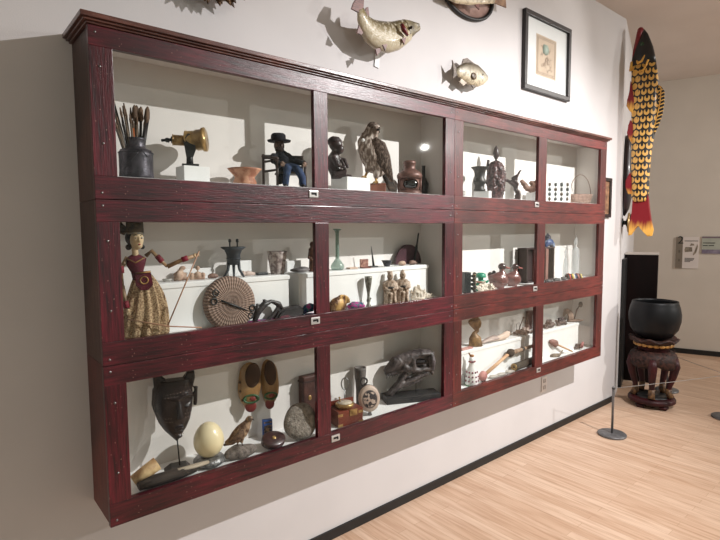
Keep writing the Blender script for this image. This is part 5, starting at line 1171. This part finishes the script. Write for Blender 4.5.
mb = MB(); mb.loft([W(456, 71), W(459, 71.5), W(464, 72), W(470, 74), (W(477, 76)), W(483, 77.5), W(487.5, 78)], [.016, .032, .052, .066, .064, .042, .014], .42, side=(0, 1, 0), n=24); mb.build('body', crm_, t)
F2 = mat('grey_brown_fin', (120, 108, 96), (78, 66, 58), rough=.5, scale=50, stretch=(1, 1, 3))
fin([(457, 70), (452, 60), (453.5, 72), (452.5, 79), (458, 74)], 1.93, 'tail_fin', F2, t, W)
fin([(461, 66), (463, 59), (467, 58), (473, 63), (478, 66), (470, 67)], 1.93, 'dorsal_fin', F2, t, W)
fin([(462, 77), (459, 82), (463, 86), (468, 82), (468, 78)], 1.93, 'anal_fin', mat('pale_fin', (196, 186, 170), (150, 136, 120), rough=.5), t, W)
fin([(470, 84), (473, 88), (476, 83)], 1.925, 'pelvic_fin', F2, t, W)
mb = MB(); mb.ell(W(474, 76, 1.902), (.024, .006, .020)); mb.build('dark_gill_spot', mat('dark_spot', (84, 68, 50), rough=.4), t)
mb = MB(); mb.ell(W(482.5, 74.5, 1.91), .006); mb.build('eye', black, t)
# oval plaque with a fish, cut by the top of the frame
o_ = Vector((2.51, YW, 2.93)); W = lambda px, py, y=1.96: Wp(px, py, y, o_)
t = thing('oval_plaque', 'dark-rimmed oval wooden plaque high on wall, partly out of frame', 'plaque', o_)
mb = MB(); mb.lathe([(.0001, -.006), (.24, -.006), (.24, .0), (.0001, .0)], axis='y', sy=.60, n=48); mb.build('panel', mat('pinkish_plaque_wood', (168, 136, 126), (140, 108, 98), rough=.5), t)
mb = MB(); mb.ringt((0, -.012, 0), .24, .012, sz=.60, n=48); mb.build('rim', black, t)
# its fish is a thing that hangs on it
o2 = Vector((2.60, YW-.03, 2.925)); W2 = lambda px, py, y=1.93: Wp(px, py, y, o2)
t = thing('plaque_fish', 'pale mounted fish with brown tail on the oval plaque', 'mounted fish', o2)
mb = MB(); mb.loft([W2(444, -6), W2(455, -6), W2(468, -5), W2(482, -3), W2(494, 0)], [.02, .05, .055, .04, .02], .35, side=(0, 1, 0), n=20); mb.build('body', crm_, t)
fin([(492, -2), (505, -4), (505.5, 3), (506, 8), (499, 5), (493, 3)], 1.93, 'tail_fin', mat('tan_fin', (160, 126, 96), (110, 80, 60), rough=.5), t, W2)
fin([(474, 2), (480, 1), (479, 10), (475, 6)], 1.93, 'pelvic_fin', finm, t, W2)
# spiky mounted thing
o_ = Vector((.89, YW, 2.475)); r = random.Random(5)
t = thing('spiky_trophy', 'brown spiny mounted object at the top edge above left case', 'trophy', o_)
spm = mat('brown_spines', (128, 92, 50), (52, 36, 24), rough=.6, scale=40)
mb = MB(); mb.ell((.0, -.07, .03), (.13, .05, .075)); mb.build('body', spm, t, disp=(.02, .03))
mb = MB()
for k in range(90):
    a = r.uniform(0, 2*math.pi); b_ = r.uniform(-.2, 1.2); d = Vector((math.cos(a)*math.cos(b_), -math.sin(b_), math.sin(a)*math.cos(b_)))
    p = Vector((d.x*.125, -.07+d.y*.045, .03+d.z*.072)); dd = Vector((d.x, d.y*.5, d.z*1.0)).normalized(); mb.loft([p, p+dd*r.uniform(.015, .032)], [.013, .0008], n=6)
tag(mb.build('spines', spm, t), kind='stuff')

# framed print
def framed(x0, x1, z0, z1, name, label):
    t = thing(name, label, 'picture', ((x0+x1)/2, YW, (z0+z1)/2)); w, h = x1-x0, z1-z0; fr_ = mat('black_frame_lacquer', (26, 20, 20), (36, 28, 28), rough=.45); b = .032
    mb = MB()
    for c, d in (((0, -.015, h/2-b/2), (w, .028, b)), ((0, -.015, -h/2+b/2), (w, .028, b)), ((-w/2+b/2, -.015, 0), (b, .028, h-2*b)), ((w/2-b/2, -.015, 0), (b, .028, h-2*b))): mb.box(c, d, bev=.003)
    mb.build('frame', fr_, t); return t, w-2*b, h-2*b
t, w, h = framed(3.098, 3.700, 2.480, 2.995, 'framed_print', 'black-framed small antique print with wide white mat on upper wall')
mb = MB(); mb.box((0, -.006, 0), (w, .006, h)); mb.build('mat_board', mat('white_mat_board', (240, 240, 244), rough=.9), t)
pm = mat('antique_print_paper', (216, 196, 178), (206, 184, 166), rough=.9, scale=14)
mb = MB(); mb.box((-.01, -.0097, .0), (.262, .0012, .272)); mb.build('print_sheet', pm, t)
ink = mat('faded_brown_ink', (150, 128, 116), (130, 106, 96), rough=.9); grn = mat('faded_green_tint', (164, 178, 166), (150, 166, 156), rough=.9)
mb = MB()
for (w_, h_) in ((.235, .245), (.215, .225)):
    for sx in (-1, 1): mb.box((-.01+sx*w_/2, -.0108, 0), (.0025, .0006, h_)); mb.box((-.01, -.0108, sx*h_/2), (w_, .0006, .0025))
mb.build('printed_border', ink, t)
mb = MB()
for k in range(26):
    a = r.uniform(0, 6.28); c = Vector((-.01+r.uniform(-.075, .075), -.0112, r.uniform(-.085, .05)))
    mb.loft([c, c+Vector((.02*math.cos(a), 0, .02*math.sin(a))), c+Vector((.03*math.cos(a+.9), 0, .03*math.sin(a+.9)))], [.0012, .0022, .0010], .3, side=(0, 1, 0), n=6)
tag(mb.build('printed_ornament', ink, t), kind='stuff')
mb = MB(); mb.lathe([(.0001, -.0006), (.042, -.0006), (.042, .0002), (.0001, .0002)], c=(-.02, -.0110, .05), axis='y', n=16, sy=.9).jitter(.006, 60); mb.build('tinted_ornament', grn, t)
mb = MB(); mb.box((0, -.0135, 0), (w, .002, h)); mb.build('glass_pane', glass, t)
# second picture beyond the cases
t = thing('gilt_picture', 'narrow brown-edged black picture frame just beyond right case end', 'picture', (4.33, YW, 1.80))
mb = MB()
for c, d in (((0, -.012, .150), (.24, .022, .028)), ((0, -.012, -.150), (.24, .022, .028)), ((-.106, -.012, 0), (.028, .022, .272)), ((.106, -.012, 0), (.028, .022, .272))): mb.box(c, d, bev=.003)
mb.build('frame', mat('black_frame_lacquer', (26, 20, 20)), t)
mb = MB(); mb.box((0, -.008, 0), (.184, .006, .272)); mb.build('canvas', mat('brown_gilt_picture', (150, 112, 80), (92, 62, 44), rough=.6, scale=30), t)
# wall outlet cover under the right case
mb = MB(); mb.box((0, 0, 0), (.07, .006, .115), bev=.002)
t = thing('wall_outlet', 'small pale wall outlet plate under the right cases', 'outlet', (3.465, YW-.004, .393)); mb.build('cover_plate', mat('outlet_plastic', (214, 206, 202), rough=.5), t)
for z in (-.025, .025):
    mb = MB(); mb.box((0, -.0035, z), (.028, .002, .028), bev=.004); mb.build('socket', mat('outlet_socket', (186, 178, 174), rough=.5), t)

# ================= right side: carp, black cabinet, bowl on stand
def aw(tt, z, off=0): return Vector((XE+tt*CB+off*SB, YW+tt*SB-off*CB, z))
AX = 4.70
o_ = Vector((AX, 1.83, 1.478)); C0 = 645
cp = lambda px, py: ((px-C0)/126, (237-py)*.00838)
t = thing('carved_carp', 'tall black and gold painted wooden carp hanging head up with red tail', 'carp', o_, R(-82))
# skin with golden crescent scales
ck = mat('carp_scale_paint', (16, 13, 14), rough=.45, coat=.2); nt, b = nodes(ck)
tc = nn(nt, 'TexCoord'); sp = nn(nt, 'SeparateXYZ'); nt.links.new(tc.outputs['Object'], sp.inputs[0])
sw, sh = .050, .056
zz = math_(nt, 'DIVIDE', sp.outputs[2], sh); row = math_(nt, 'FLOOR', zz); fz = math_(nt, 'FRACT', zz)
par = math_(nt, 'MULTIPLY', math_(nt, 'MODULO', row, 2.0), .5)
xx = math_(nt, 'ADD', math_(nt, 'DIVIDE', math_(nt, 'ADD', sp.outputs[0], 2.0), sw), par); fx = math_(nt, 'SUBTRACT', math_(nt, 'FRACT', xx), .5)
def disc_(cx, cz, rx, rz):
    a = math_(nt, 'DIVIDE', math_(nt, 'SUBTRACT', fx, cx), rx); c = math_(nt, 'DIVIDE', math_(nt, 'SUBTRACT', fz, cz), rz)
    return math_(nt, 'LESS_THAN', math_(nt, 'ADD', math_(nt, 'MULTIPLY', a, a), math_(nt, 'MULTIPLY', c, c)), 1.0)
outer = disc_(0, .48, .43, .45); inner = disc_(0, .86, .20, .42); 
g_ = math_(nt, 'MULTIPLY', outer, math_(nt, 'SUBTRACT', 1.0, inner))
outer2 = disc_(0, .5, .46, .46)
left = math_(nt, 'LESS_THAN', sp.outputs[0], -.045); g2 = math_(nt, 'ADD', math_(nt, 'MULTIPLY', left, outer2), math_(nt, 'MULTIPLY', math_(nt, 'SUBTRACT', 1.0, left), g_))
nz = nn(nt, 'TexNoise'); nz.inputs['Scale'].default_value = 18; nt.links.new(tc.outputs['Object'], nz.inputs[0])
gcol = mixc(nt, nz.outputs[0], srgb((196, 140, 62)), srgb((238, 192, 104)))
nt.links.new(mixc(nt, g2, srgb((16, 13, 14)), gcol), b.inputs['Base Color'])
secs = [(202, 637.5, 650.5), (199, 636, 651.5), (195, 634.8, 652), (180, 634, 652), (165, 634, 652.5), (150, 633.5, 653.5), (135, 633, 655.5), (120, 632.5, 657.5), (105, 632, 658.5), (90, 631.5, 658), (78, 631, 656.5), (66, 630.8, 654.5)]
rings = []
for py, l, r_ in secs:
    (xl, z), (xr, _) = cp(l, py), cp(r_, py); w = (xr-xl)/2; c = (xl+xr)/2
    rings.append([Vector((c+w*math.cos(a), -.045*math.sin(a)*min(1, w/.06), z)) for a in [2*math.pi*k/28 for k in range(28)]])
mb = MB(); mb.ring_loft(rings); mb.build('body', ck, t)
rings = []
for py, l, r_ in [(66, 630.8, 654.5), (58, 631, 653), (50, 632.5, 651), (42, 634.5, 648), (36, 636.5, 645.5), (31, 638, 642)]:
    (xl, z), (xr, _) = cp(l, py), cp(r_, py); w = (xr-xl)/2; c = (xl+xr)/2
    rings.append([Vector((c+w*math.cos(a), -.046*math.sin(a)*min(1, w/.08), z)) for a in [2*math.pi*k/28 for k in range(28)]])
mb = MB(); mb.ring_loft(rings); mb.build('head', mat('carp_black_head', (16, 14, 15), (26, 22, 22), rough=.35, scale=20), t)
cred = mat('carp_red_paint', (134, 22, 32), (104, 12, 22), rough=.45, scale=20, stretch=(6, 6, 1)); cgold = mat('carp_gold_paint', (238, 184, 88), (212, 152, 62), rough=.45, scale=20)
def c3(px, py, y=0): a, b = cp(px, py); return Vector((a, y, b))
mb = MB(); mb.loft([c3(638.5, 30, -.006), c3(638, 34, -.018), c3(636.5, 41, -.022), c3(633.5, 52, -.018), c3(632, 60, -.012)], [.014, .022, .018, .012, .006]); mb.ell(c3(638.5, 32, -.006), (.026, .02, .03)); mb.build('red_lips', cred, t, remesh=.004)
mb = MB(); mb.loft([c3(636.5, 61, -.034), c3(638.5, 64.5, -.046), c3(642, 63.5, -.050), c3(644.5, 58, -.046)], [.006, .013, .011, .004], .7); mb.loft([c3(631, 68, -.015), c3(638, 73.5, -.044), c3(644.5, 72, -.05), c3(648, 63, -.042)], .008); mb.loft([c3(631.5, 61, -.014), c3(631, 70, -.014)], [.012, .017]); mb.build('gill_stripe', cgold, t)
mb = MB(); mb.lathe([(.0001, -.004), (.014, -.003), (.016, .0), (.0001, .0)], c=c3(641.3, 46.5, -.036), axis='y', n=16); mb.build('eye', mat('green_carp_eye', (46, 84, 50), (30, 50, 30), rough=.2), t)
mb = MB(); mb.ell(c3(641.3, 46.5, -.041), (.006, .004, .006)); mb.build('pupil', black, t)
# dorsal fin with gold bars on the right edge
ds = mat('carp_dorsal_bars', (16, 13, 14), rough=.5); nt, b = nodes(ds); tc = nn(nt, 'TexCoord'); sp = nn(nt, 'SeparateXYZ'); nt.links.new(tc.outputs['Object'], sp.inputs[0])
ss = math_(nt, 'FRACT', math_(nt, 'DIVIDE', math_(nt, 'ADD', sp.outputs[2], math_(nt, 'MULTIPLY', sp.outputs[0], -.3)), .029)); nt.links.new(mixc(nt, math_(nt, 'LESS_THAN', ss, .33), srgb((16, 13, 14)), srgb((222, 176, 96))), b.inputs['Base Color'])
mb = MB(); mb.prism([cp(*q) for q in ((657, 88), (660, 90), (663, 95), (663.3, 105), (662, 117), (659, 127), (655, 136), (652.5, 140), (654, 128), (656, 112), (656.5, 98))], -.012, .012, bev=.004); mb.build('dorsal_fin', ds, t)
mb = MB(); mb.loft([c3(657.5, 88.5, -.012), c3(660, 92, -.013), c3(659.8, 104, -.014), c3(657.5, 118, -.014), c3(654, 133, -.013)], .004, n=6); mb.build('dorsal_gold_line', cgold, t)
def grad(name, z0, z1):     # red paint blending to gold at the tip
    m = mat(name, (128, 20, 30), rough=.45); nt, b = nodes(m); tc = nn(nt, 'TexCoord'); sp = nn(nt, 'SeparateXYZ'); nt.links.new(tc.outputs['Object'], sp.inputs[0])
    mp = nn(nt, 'Mapping'); mp.inputs['Scale'].default_value = (70, 1, 5); nt.links.new(tc.outputs['Object'], mp.inputs[0]); nz = nn(nt, 'TexNoise'); nz.inputs['Scale'].default_value = 1; nt.links.new(mp.outputs[0], nz.inputs[0])
    mr = nn(nt, 'MapRange'); mr.inputs[1].default_value = z1; mr.inputs[2].default_value = z0; nt.links.new(math_(nt, 'ADD', sp.outputs[2], math_(nt, 'MULTIPLY', math_(nt, 'SUBTRACT', nz.outputs[0], .5), (z1-z0)*1.5)), mr.inputs[0])
    nt.links.new(mixc(nt, mr.outputs[0], srgb((128, 18, 30)), srgb((236, 180, 84))), b.inputs['Base Color']); return m
def vz(py): return (237-py)*.00838
mb = MB(); mb.prism([cp(*q) for q in ((631, 80), (632.5, 84), (635.5, 100), (636.5, 108), (634, 113), (630.5, 109), (627.8, 104), (628.5, 99), (630.2, 92))], -.030, -.006, bev=.005); mb.build('pectoral_fin', grad('fin_red_to_gold', vz(108), vz(100)), t)
mb = MB(); mb.prism([cp(*q) for q in ((632, 119), (635.5, 124), (636, 132), (633.5, 141), (631.5, 138), (629.3, 132), (630.5, 124))], -.030, -.006, bev=.005); mb.build('pelvic_fin', grad('fin_red_to_gold_lower', vz(141), vz(134)), t)
mb = MB(); mb.prism([cp(*q) for q in ((633.5, 172), (635.5, 178), (636.5, 188), (635.8, 194), (632.5, 194), (629.5, 187), (629.5, 180))], -.030, -.006, bev=.005); mb.build('anal_fin', grad('fin_red_to_gold_rear', vz(195), vz(188)), t)
mb = MB(); mb.prism([cp(*q) for q in ((637, 190), (651, 190), (651.5, 196), (653, 208), (655, 220), (657.8, 231), (656.5, 237), (652.5, 237.5), (648.5, 233), (643.2, 224.5), (640, 230), (636.5, 236), (633.5, 236.5), (634.5, 226), (636.5, 212), (637, 200))], -.020, .020, bev=.008); mb.build('tail', grad('tail_red_to_gold', vz(231), vz(222)), t)
mb = MB(); mb.loft([(c3(642, 100).x, .03, vz(100)), (c3(636, 100).x-.0, .06, vz(100)), (c3(636, 100).x-.03, .085, vz(100))], .006, n=8); mb.build('wall_bracket', black, t)

# dark oval shield and brass-mouthed bell on the angled wall behind the carp
def onwall(px, z):   # place on angled wall seen in column px
    best = min((i*.002 for i in range(0, 700)), key=lambda q: abs((lambda d: 360+FOC*d.dot(RT)/d.dot(FW))(aw(q, z)-EYE)-px)); return best
wr = math.atan2(SB, CB)
t = thing('oval_shield', 'tall dark oval shield on the side wall behind the carp', 'shield', aw(.36, 2.03, .004), wr)
mb = MB(); mb.lathe([(.0001, -.075), (.07, -.068), (.12, -.045), (.145, -.012), (.14, .0), (.0001, .0)], axis='y', n=40, sy=2.6); mb.build('shield_face', mat('dark_maroon_shield', (36, 20, 28), (22, 14, 18), rough=.4, coat=.3), t)
t = thing('wall_bell', 'small dark bell-shaped fitting with brass band beside carp tail', 'bell', aw(.3, 1.595, .001), wr)
mb = MB(); mb.lathe([(.0001, -.0), (.04, .0), (.04, -.008), (.02, -.012), (.02, -.03), (.05, -.040), (.085, -.055), (.07, -.09), (.03, -.115), (.0001, -.12)], axis='y', n=32); mb.build('bell_body', mat('dark_green_patina', (36, 48, 44), (22, 26, 26), rough=.25, coat=.5), t)
mb = MB(); mb.ringt((0, -.055, 0), .083, .010); mb.build('brass_band', brass, t)

# black cabinet
ca = aw(.72, 0); pd = math.atan2(pc.y-pb.y, pc.x-pb.x)
t = thing('black_cabinet', 'tall plain black cabinet against side wall behind the bowl', 'cabinet', aw(.74, 0, .002), wr)
cbm = mat('black_brown_cabinet', (24, 12, 12), (16, 9, 9), rough=.4, spec=.15, scale=8, stretch=(1, 1, .2))
mb = MB(); mb.box((.16, -.15, .64), (.32, .29, 1.28), bev=.003); mb.build('cabinet_body', cbm, t)
mb = MB(); mb.box((-.16, -.015, .625), (.32, .025, 1.25), bev=.003); mb.build('side_panel', black, t)
mb = MB(); mb.box((.16, -.15, 1.288), (.33, .295, .014), bev=.002); mb.build('pale_top', mat('pale_grey_top', (190, 182, 174), rough=.5), t)

# bowl on carved stand
BX, BY = 4.80, 1.725
ld = mat('dark_red_lacquer', (60, 14, 18), (36, 8, 12), rough=.5, coat=.05, spec=.3, scale=12)
cvd = mat('carved_dark_lacquer', (34, 22, 20), (64, 40, 34), rough=.6, spec=.3, scale=40, bump=1, bscale=60, lo=.4, hi=.6)
cg = mat('gilded_petal', (196, 150, 84), (140, 96, 50), rough=.4, metal=.3, scale=40)
t = thing('carved_stand', 'round red lacquered stand with carved apron and curved legs', 'stand', (BX, BY, 0), R(10)); t.scale = (.93, .93, 1)
mb = MB(); mb.lathe([(.0001, .035), (.185, .035), (.2, .045), (.2, .065), (.19, .078), (.17, .085), (.0001, .085)], n=48); mb.build('base_disc', ld, t)
for k in range(5):
    a = 2*math.pi*k/5+.2; mb = MB(); mb.loft([(.165*math.cos(a-.25), .165*math.sin(a-.25), .02), (.18*math.cos(a), .18*math.sin(a), .018), (.165*math.cos(a+.25), .165*math.sin(a+.25), .02)], [.014, .019, .014], n=8); mb.build('foot', ld, t)
mb = MB(); mb.lathe([(.0001, .078), (.15, .082), (.15, .088), (.0001, .088)], n=40); mb.build('base_well', black, t)
for k in range(5):
    a = 2*math.pi*k/5+R(189.6); c, s_ = math.cos(a), math.sin(a)
    mb = MB(); mb.loft([(.175*c, .175*s_, .43), (.19*c, .19*s_, .37), (.172*c, .172*s_, .28), (.145*c, .145*s_, .19), (.138*c, .138*s_, .13), (.158*c, .158*s_, .09)], [.036, .040, .032, .024, .020, .028], n=12); mb.build('leg', ld, t)
    mb = MB(); mb.loft([(.145*c, .145*s_, .17), (.142*c, .142*s_, .13), (.165*c, .165*s_, .09)], [.026, .028, .030], n=10); mb.jitter(.006, 50); mb.build('gilded_paw', mat('gilded_brown_paw', (120, 88, 54), (60, 40, 28), rough=.5, scale=40), t)
mb = MB()
n = 80; prof = [(.135, .49), (.165, .482), (.19, .46), (.204, .425), (.207, .385)]; rings = []
for r_, z in prof: rings.append([Vector((r_*math.cos(2*math.pi*k/n), r_*math.sin(2*math.pi*k/n), z-(.035*abs(math.sin(2.5*2*math.pi*k/n+.35*2.5)) if z < .4 else 0))) for k in range(n)])
for r_, z in ((.19, .385), (.18, .44), (.13, .475)): rings.append([Vector((r_*math.cos(2*math.pi*k/n), r_*math.sin(2*math.pi*k/n), z-(.035*abs(math.sin(2.5*2*math.pi*k/n+.35*2.5)) if z < .4 else 0))) for k in range(n)])
mb.ring_loft(rings, caps=False)
for k in range(36):
    a = r.uniform(0, 6.28); q = r.uniform(0, 1); rr_ = .165+.04*q; z = .475-.07*q; p0 = Vector((rr_*math.cos(a)*1.02, rr_*math.sin(a)*1.02, z)); mb.ringt(tuple(p0), r.uniform(.012, .02), .005, n=10, m=6, rot=(0, 0, a+R(90)))
mb.build('carved_apron', cvd, t)
mb = MB(); mb.lathe([(.0001, .475), (.13, .475), (.128, .5), (.14, .525), (.155, .53), (.0001, .53)], n=40); mb.build('waist', ld, t)
for k in range(20):
    a = 2*math.pi*k/20; mb = MB(); mb.ell((.158*math.cos(a), .158*math.sin(a), .545), (.012, .027, .017), rot=(0, R(20), a) if False else (0, 0, a)); mb.build('gilded_petal', cg, t)
mb = MB(); rings = []
for r_, z in ((.1, .53), (.155, .54), (.175, .565), (.2, .58), (.21, .59), (.195, .6), (.13, .588), (.01, .585)):
    rings.append([Vector((r_*(1+.02*math.cos(8*2*math.pi*k/64))*math.cos(2*math.pi*k/64), r_*(1+.02*math.cos(8*2*math.pi*k/64))*math.sin(2*math.pi*k/64), z+(.012*math.cos(8*2*math.pi*k/64) if r_ > .18 else 0))) for k in range(64)])
mb.ring_loft(rings); mb.build('scalloped_top', cvd, t)
mb = MB(); mb.lathe([(.0001, 0), (.09, .0), (.15, .03), (.195, .09), (.213, .16), (.215, .22), (.203, .28), (.19, .315), (.188, .33), (.178, .33), (.178, .31), (.2, .22), (.185, .1), (.1, .02), (.0001, .012)], n=64)
single(mb, 'bronze_bowl', mat('black_patina_bronze', (9, 10, 12), (15, 16, 19), rough=.45, metal=0, spec=.25, scale=8), 'large matte black singing bowl resting on the carved stand', 'bowl', (BX, BY, .5875)).scale = (.94, .94, 1)

# stanchions and cords
def stanchion(x, y, label):
    t = thing('stanchion', label, 'stanchion', (x, y, 0), 0, 'low steel cord stanchions'); sm = mat('satin_grey_steel', (122, 122, 124), (100, 100, 102), rough=.4, metal=.5, scale=40)
    mb = MB(); mb.lathe([(.0001, .0), (.098, .0), (.1, .003), (.1, .012), (.096, .016), (.0001, .017)], n=48); mb.build('base_plate', sm, t)
    mb = MB(); mb.lathe([(.0001, .016), (.0085, .016), (.0085, .365), (.006, .37), (.0001, .37)], n=16); mb.build('post', sm, t)
    mb = MB(); mb.lathe([(.011, .352), (.011, .362), (.0085, .362), (.0085, .352)], n=16); mb.build('cord_clip', black, t)
    return Vector((x, y, .357))
s1_ = stanchion(3.857, 1.649, 'low steel stanchion on floor nearest the display cases')
s2_ = stanchion(5.32, 1.78, 'low steel stanchion half hidden behind the carved stand')
s3_ = stanchion(4.90, 1.20, 'low steel stanchion whose base shows at the right picture edge')
cm_ = mat('grey_elastic_cord', (150, 146, 142), (130, 126, 122), rough=.6)
for a, b_, l_ in ((s1_, s3_, 'thin grey barrier cord running in front of the carved stand'), (s2_, s3_, 'thin grey barrier cord running right from behind the stand')):
    d = (b_-a).normalized()*.011; p0, p1 = a+d, b_-d; mb = MB(); mb.loft([(0, 0, 0), (p1-p0)*.5-Vector((0, 0, .004)), p1-p0], .0022, n=8)
    single(mb, 'barrier_cord', cm_, l_, 'cord', p0)

# signs on the far wall
rdir = Vector((pc.x-pb.x, pc.y-pb.y, 0)).normalized(); nrm = Vector((rdir.y, -rdir.x, 0)); 
if nrm.x > 0: nrm = -nrm
def far(px, py, off=0):
    d = ray(px, py); pl = Vector((pb.x, pb.y, 0))+nrm*off; k = (pl-EYE).dot(nrm)/d.dot(nrm); return EYE+d*k
rz_ = math.atan2(rdir.y, rdir.x)
def sign(x0, y0, x1, y1, name, label, cat):
    a, b_ = far(x0, y1), far(x1, y0); w = (Vector((b_.x-a.x, b_.y-a.y, 0))).length; h = b_.z-a.z
    return thing(name, label, cat, Vector((a.x, a.y, a.z))+nrm*.001, rz_), w, h
def pl(par, nm, m, x0, x1, z0, z1, y=-.01, th=.002):
    mb = MB(); mb.box(((x0+x1)/2, y-th/2, (z0+z1)/2), (x1-x0, th, z1-z0)); return mb.build(nm, m, par)
def text(par, nm, body, size, loc, m, extr=.0008):
    cu = bpy.data.curves.new(nm, 'FONT'); cu.body = body; cu.size = size; cu.extrude = extr; o = bpy.data.objects.new(nm+'_curve', cu); COL.objects.link(o)
    dg = bpy.context.evaluated_depsgraph_get(); me = bpy.data.meshes.new_from_object(o.evaluated_get(dg)); bpy.data.objects.remove(o)
    me.materials.clear(); me.materials.append(m); ob = bpy.data.objects.new(nm, me); COL.objects.link(ob); ob.parent = par; ob.rotation_euler = (R(90), 0, 0); ob.location = loc; return ob
grey = mat('grey_sign_paint', (122, 112, 100), rough=.7); wht = mat('white_sign_paint', (216, 208, 204), rough=.7); inkd = mat('dark_print_ink', (50, 46, 44), rough=.8)
t, w, h = sign(675, 237, 699.5, 268, 'number_sign', 'white museum panel with grey strip numbered 2 on far wall', 'sign')
pl(t, 'backing', wht, 0, w, 0, h, 0, .01); pl(t, 'grey_strip', grey, 0, w*.3, 0, h, -.0102, .002)
text(t, 'numeral', '2', .13, (w*.3*.2, -.0125, h*.79), black)
pl(t, 'title_line', inkd, w*.37, w*.95, h*.865, h*.885, -.0102)
bx_ = mat('grey_brown_print', (110, 100, 88), (150, 140, 126), rough=.8, scale=30)
mb = MB(); mb.prism([(w*.38, h*.6), (w*.42, h*.68), (w*.7, h*.68), (w*.72, h*.54), (w*.4, h*.52)], -.0125, -.0102); mb.prism([(w*.6, h*.72), (w*.66, h*.80), (w*.78, h*.78), (w*.8, h*.73), (w*.7, h*.73)], -.0125, -.0102); mb.prism([(w*.92, h*.78), (w*.96, h*.7), (w*.88, h*.5), (w*.78, h*.42), (w*.74, h*.44), (w*.84, h*.6)], -.0125, -.0102); mb.build('printed_picture', bx_, t)
for k, wd in enumerate((.42, .4, .36, .25)): pl(t, 'text_line', inkd, w*.4, w*(.4+wd), h*(.315-.035*k), h*(.315-.035*k)+h*.016, -.0102)
for k, z in enumerate((.5, .22)): pl(t, 'strip_mark', mat('dim_mark', (98, 90, 80), rough=.8), w*.12, w*.2, h*z, h*(z+.08), -.0125, .001)
t, w, h = sign(701.5, 236.5, 727, 253.5, 'photo_panel', 'wide pale printed panel beside the numbered sign, cut by picture edge', 'sign')
pl(t, 'backing', mat('pale_green_panel', (176, 180, 168), (160, 166, 156), rough=.6, scale=8), 0, w, 0, h, 0, .008)
pl(t, 'top_band', mat('mauve_band', (120, 104, 112), rough=.7), 0, w, h*.9, h, -.0082); pl(t, 'bottom_band', mat('purple_grey_band', (84, 74, 96), (140, 132, 150), rough=.6, scale=12), 0, w, 0, h*.24, -.0082)
for k, (wd, z) in enumerate(((.5, .6), (.2, .45), (.4, .45))): pl(t, 'text_line', inkd, w*(.04 if k < 2 else .28), w*(.04+wd) if k < 2 else w*.5, h*z, h*z+h*.045, -.0082)

# ================= light
def spot(loc, tgt, energy, ang, blend=.3, size=.03, col=(1, .96, .92), aim=None):
    l = bpy.data.lights.new('ceiling_spotlight', 'SPOT'); l.energy = energy; l.spot_size = R(ang); l.spot_blend = blend; l.shadow_soft_size = size; l.color = col
    o = bpy.data.objects.new('ceiling_spotlight', l); COL.objects.link(o); o.location = loc
    o.rotation_euler = (Vector(tgt)-Vector(loc)).to_track_quat('-Z', 'Y').to_euler(); return o
# LIGHTS
k_ = spot((3.3, -.5, 3.22), (2.1, 1.9, .75), 690, 84, 1, .02, (1, .97, .965)); k_.scale = (2.3, 1, 1)
spot((4.7, .9, 2.95), (2.4, 2.0, 2.7), 30, 75, .6, .02)
spot((1.2, -.9, 3.2), (1.2, 2.0, 3.0), 22, 46, .8, .03)
spot((6.3, .3, 3.25), (4.5, 2.0, 1.8), 50, 70, .7, .03)
spot((6.9, -2.8, 3.0), (5.9, .6, 0.6), 520, 110, .8, .02)
w = bpy.data.worlds.new('gallery_ambient'); sc.world = w; w.use_nodes = True
w.node_tree.nodes['Background'].inputs[0].default_value = (.95, 1, .89, 1); w.node_tree.nodes['Background'].inputs[1].default_value = .5
sc.view_settings.view_transform = 'Standard'; sc.view_settings.look = 'None'; sc.view_settings.gamma = 1; sc.view_settings.exposure = 0
try: sc.view_settings.use_curve_mapping = False
except Exception: pass
sc.cycles.transparent_max_bounces = 16
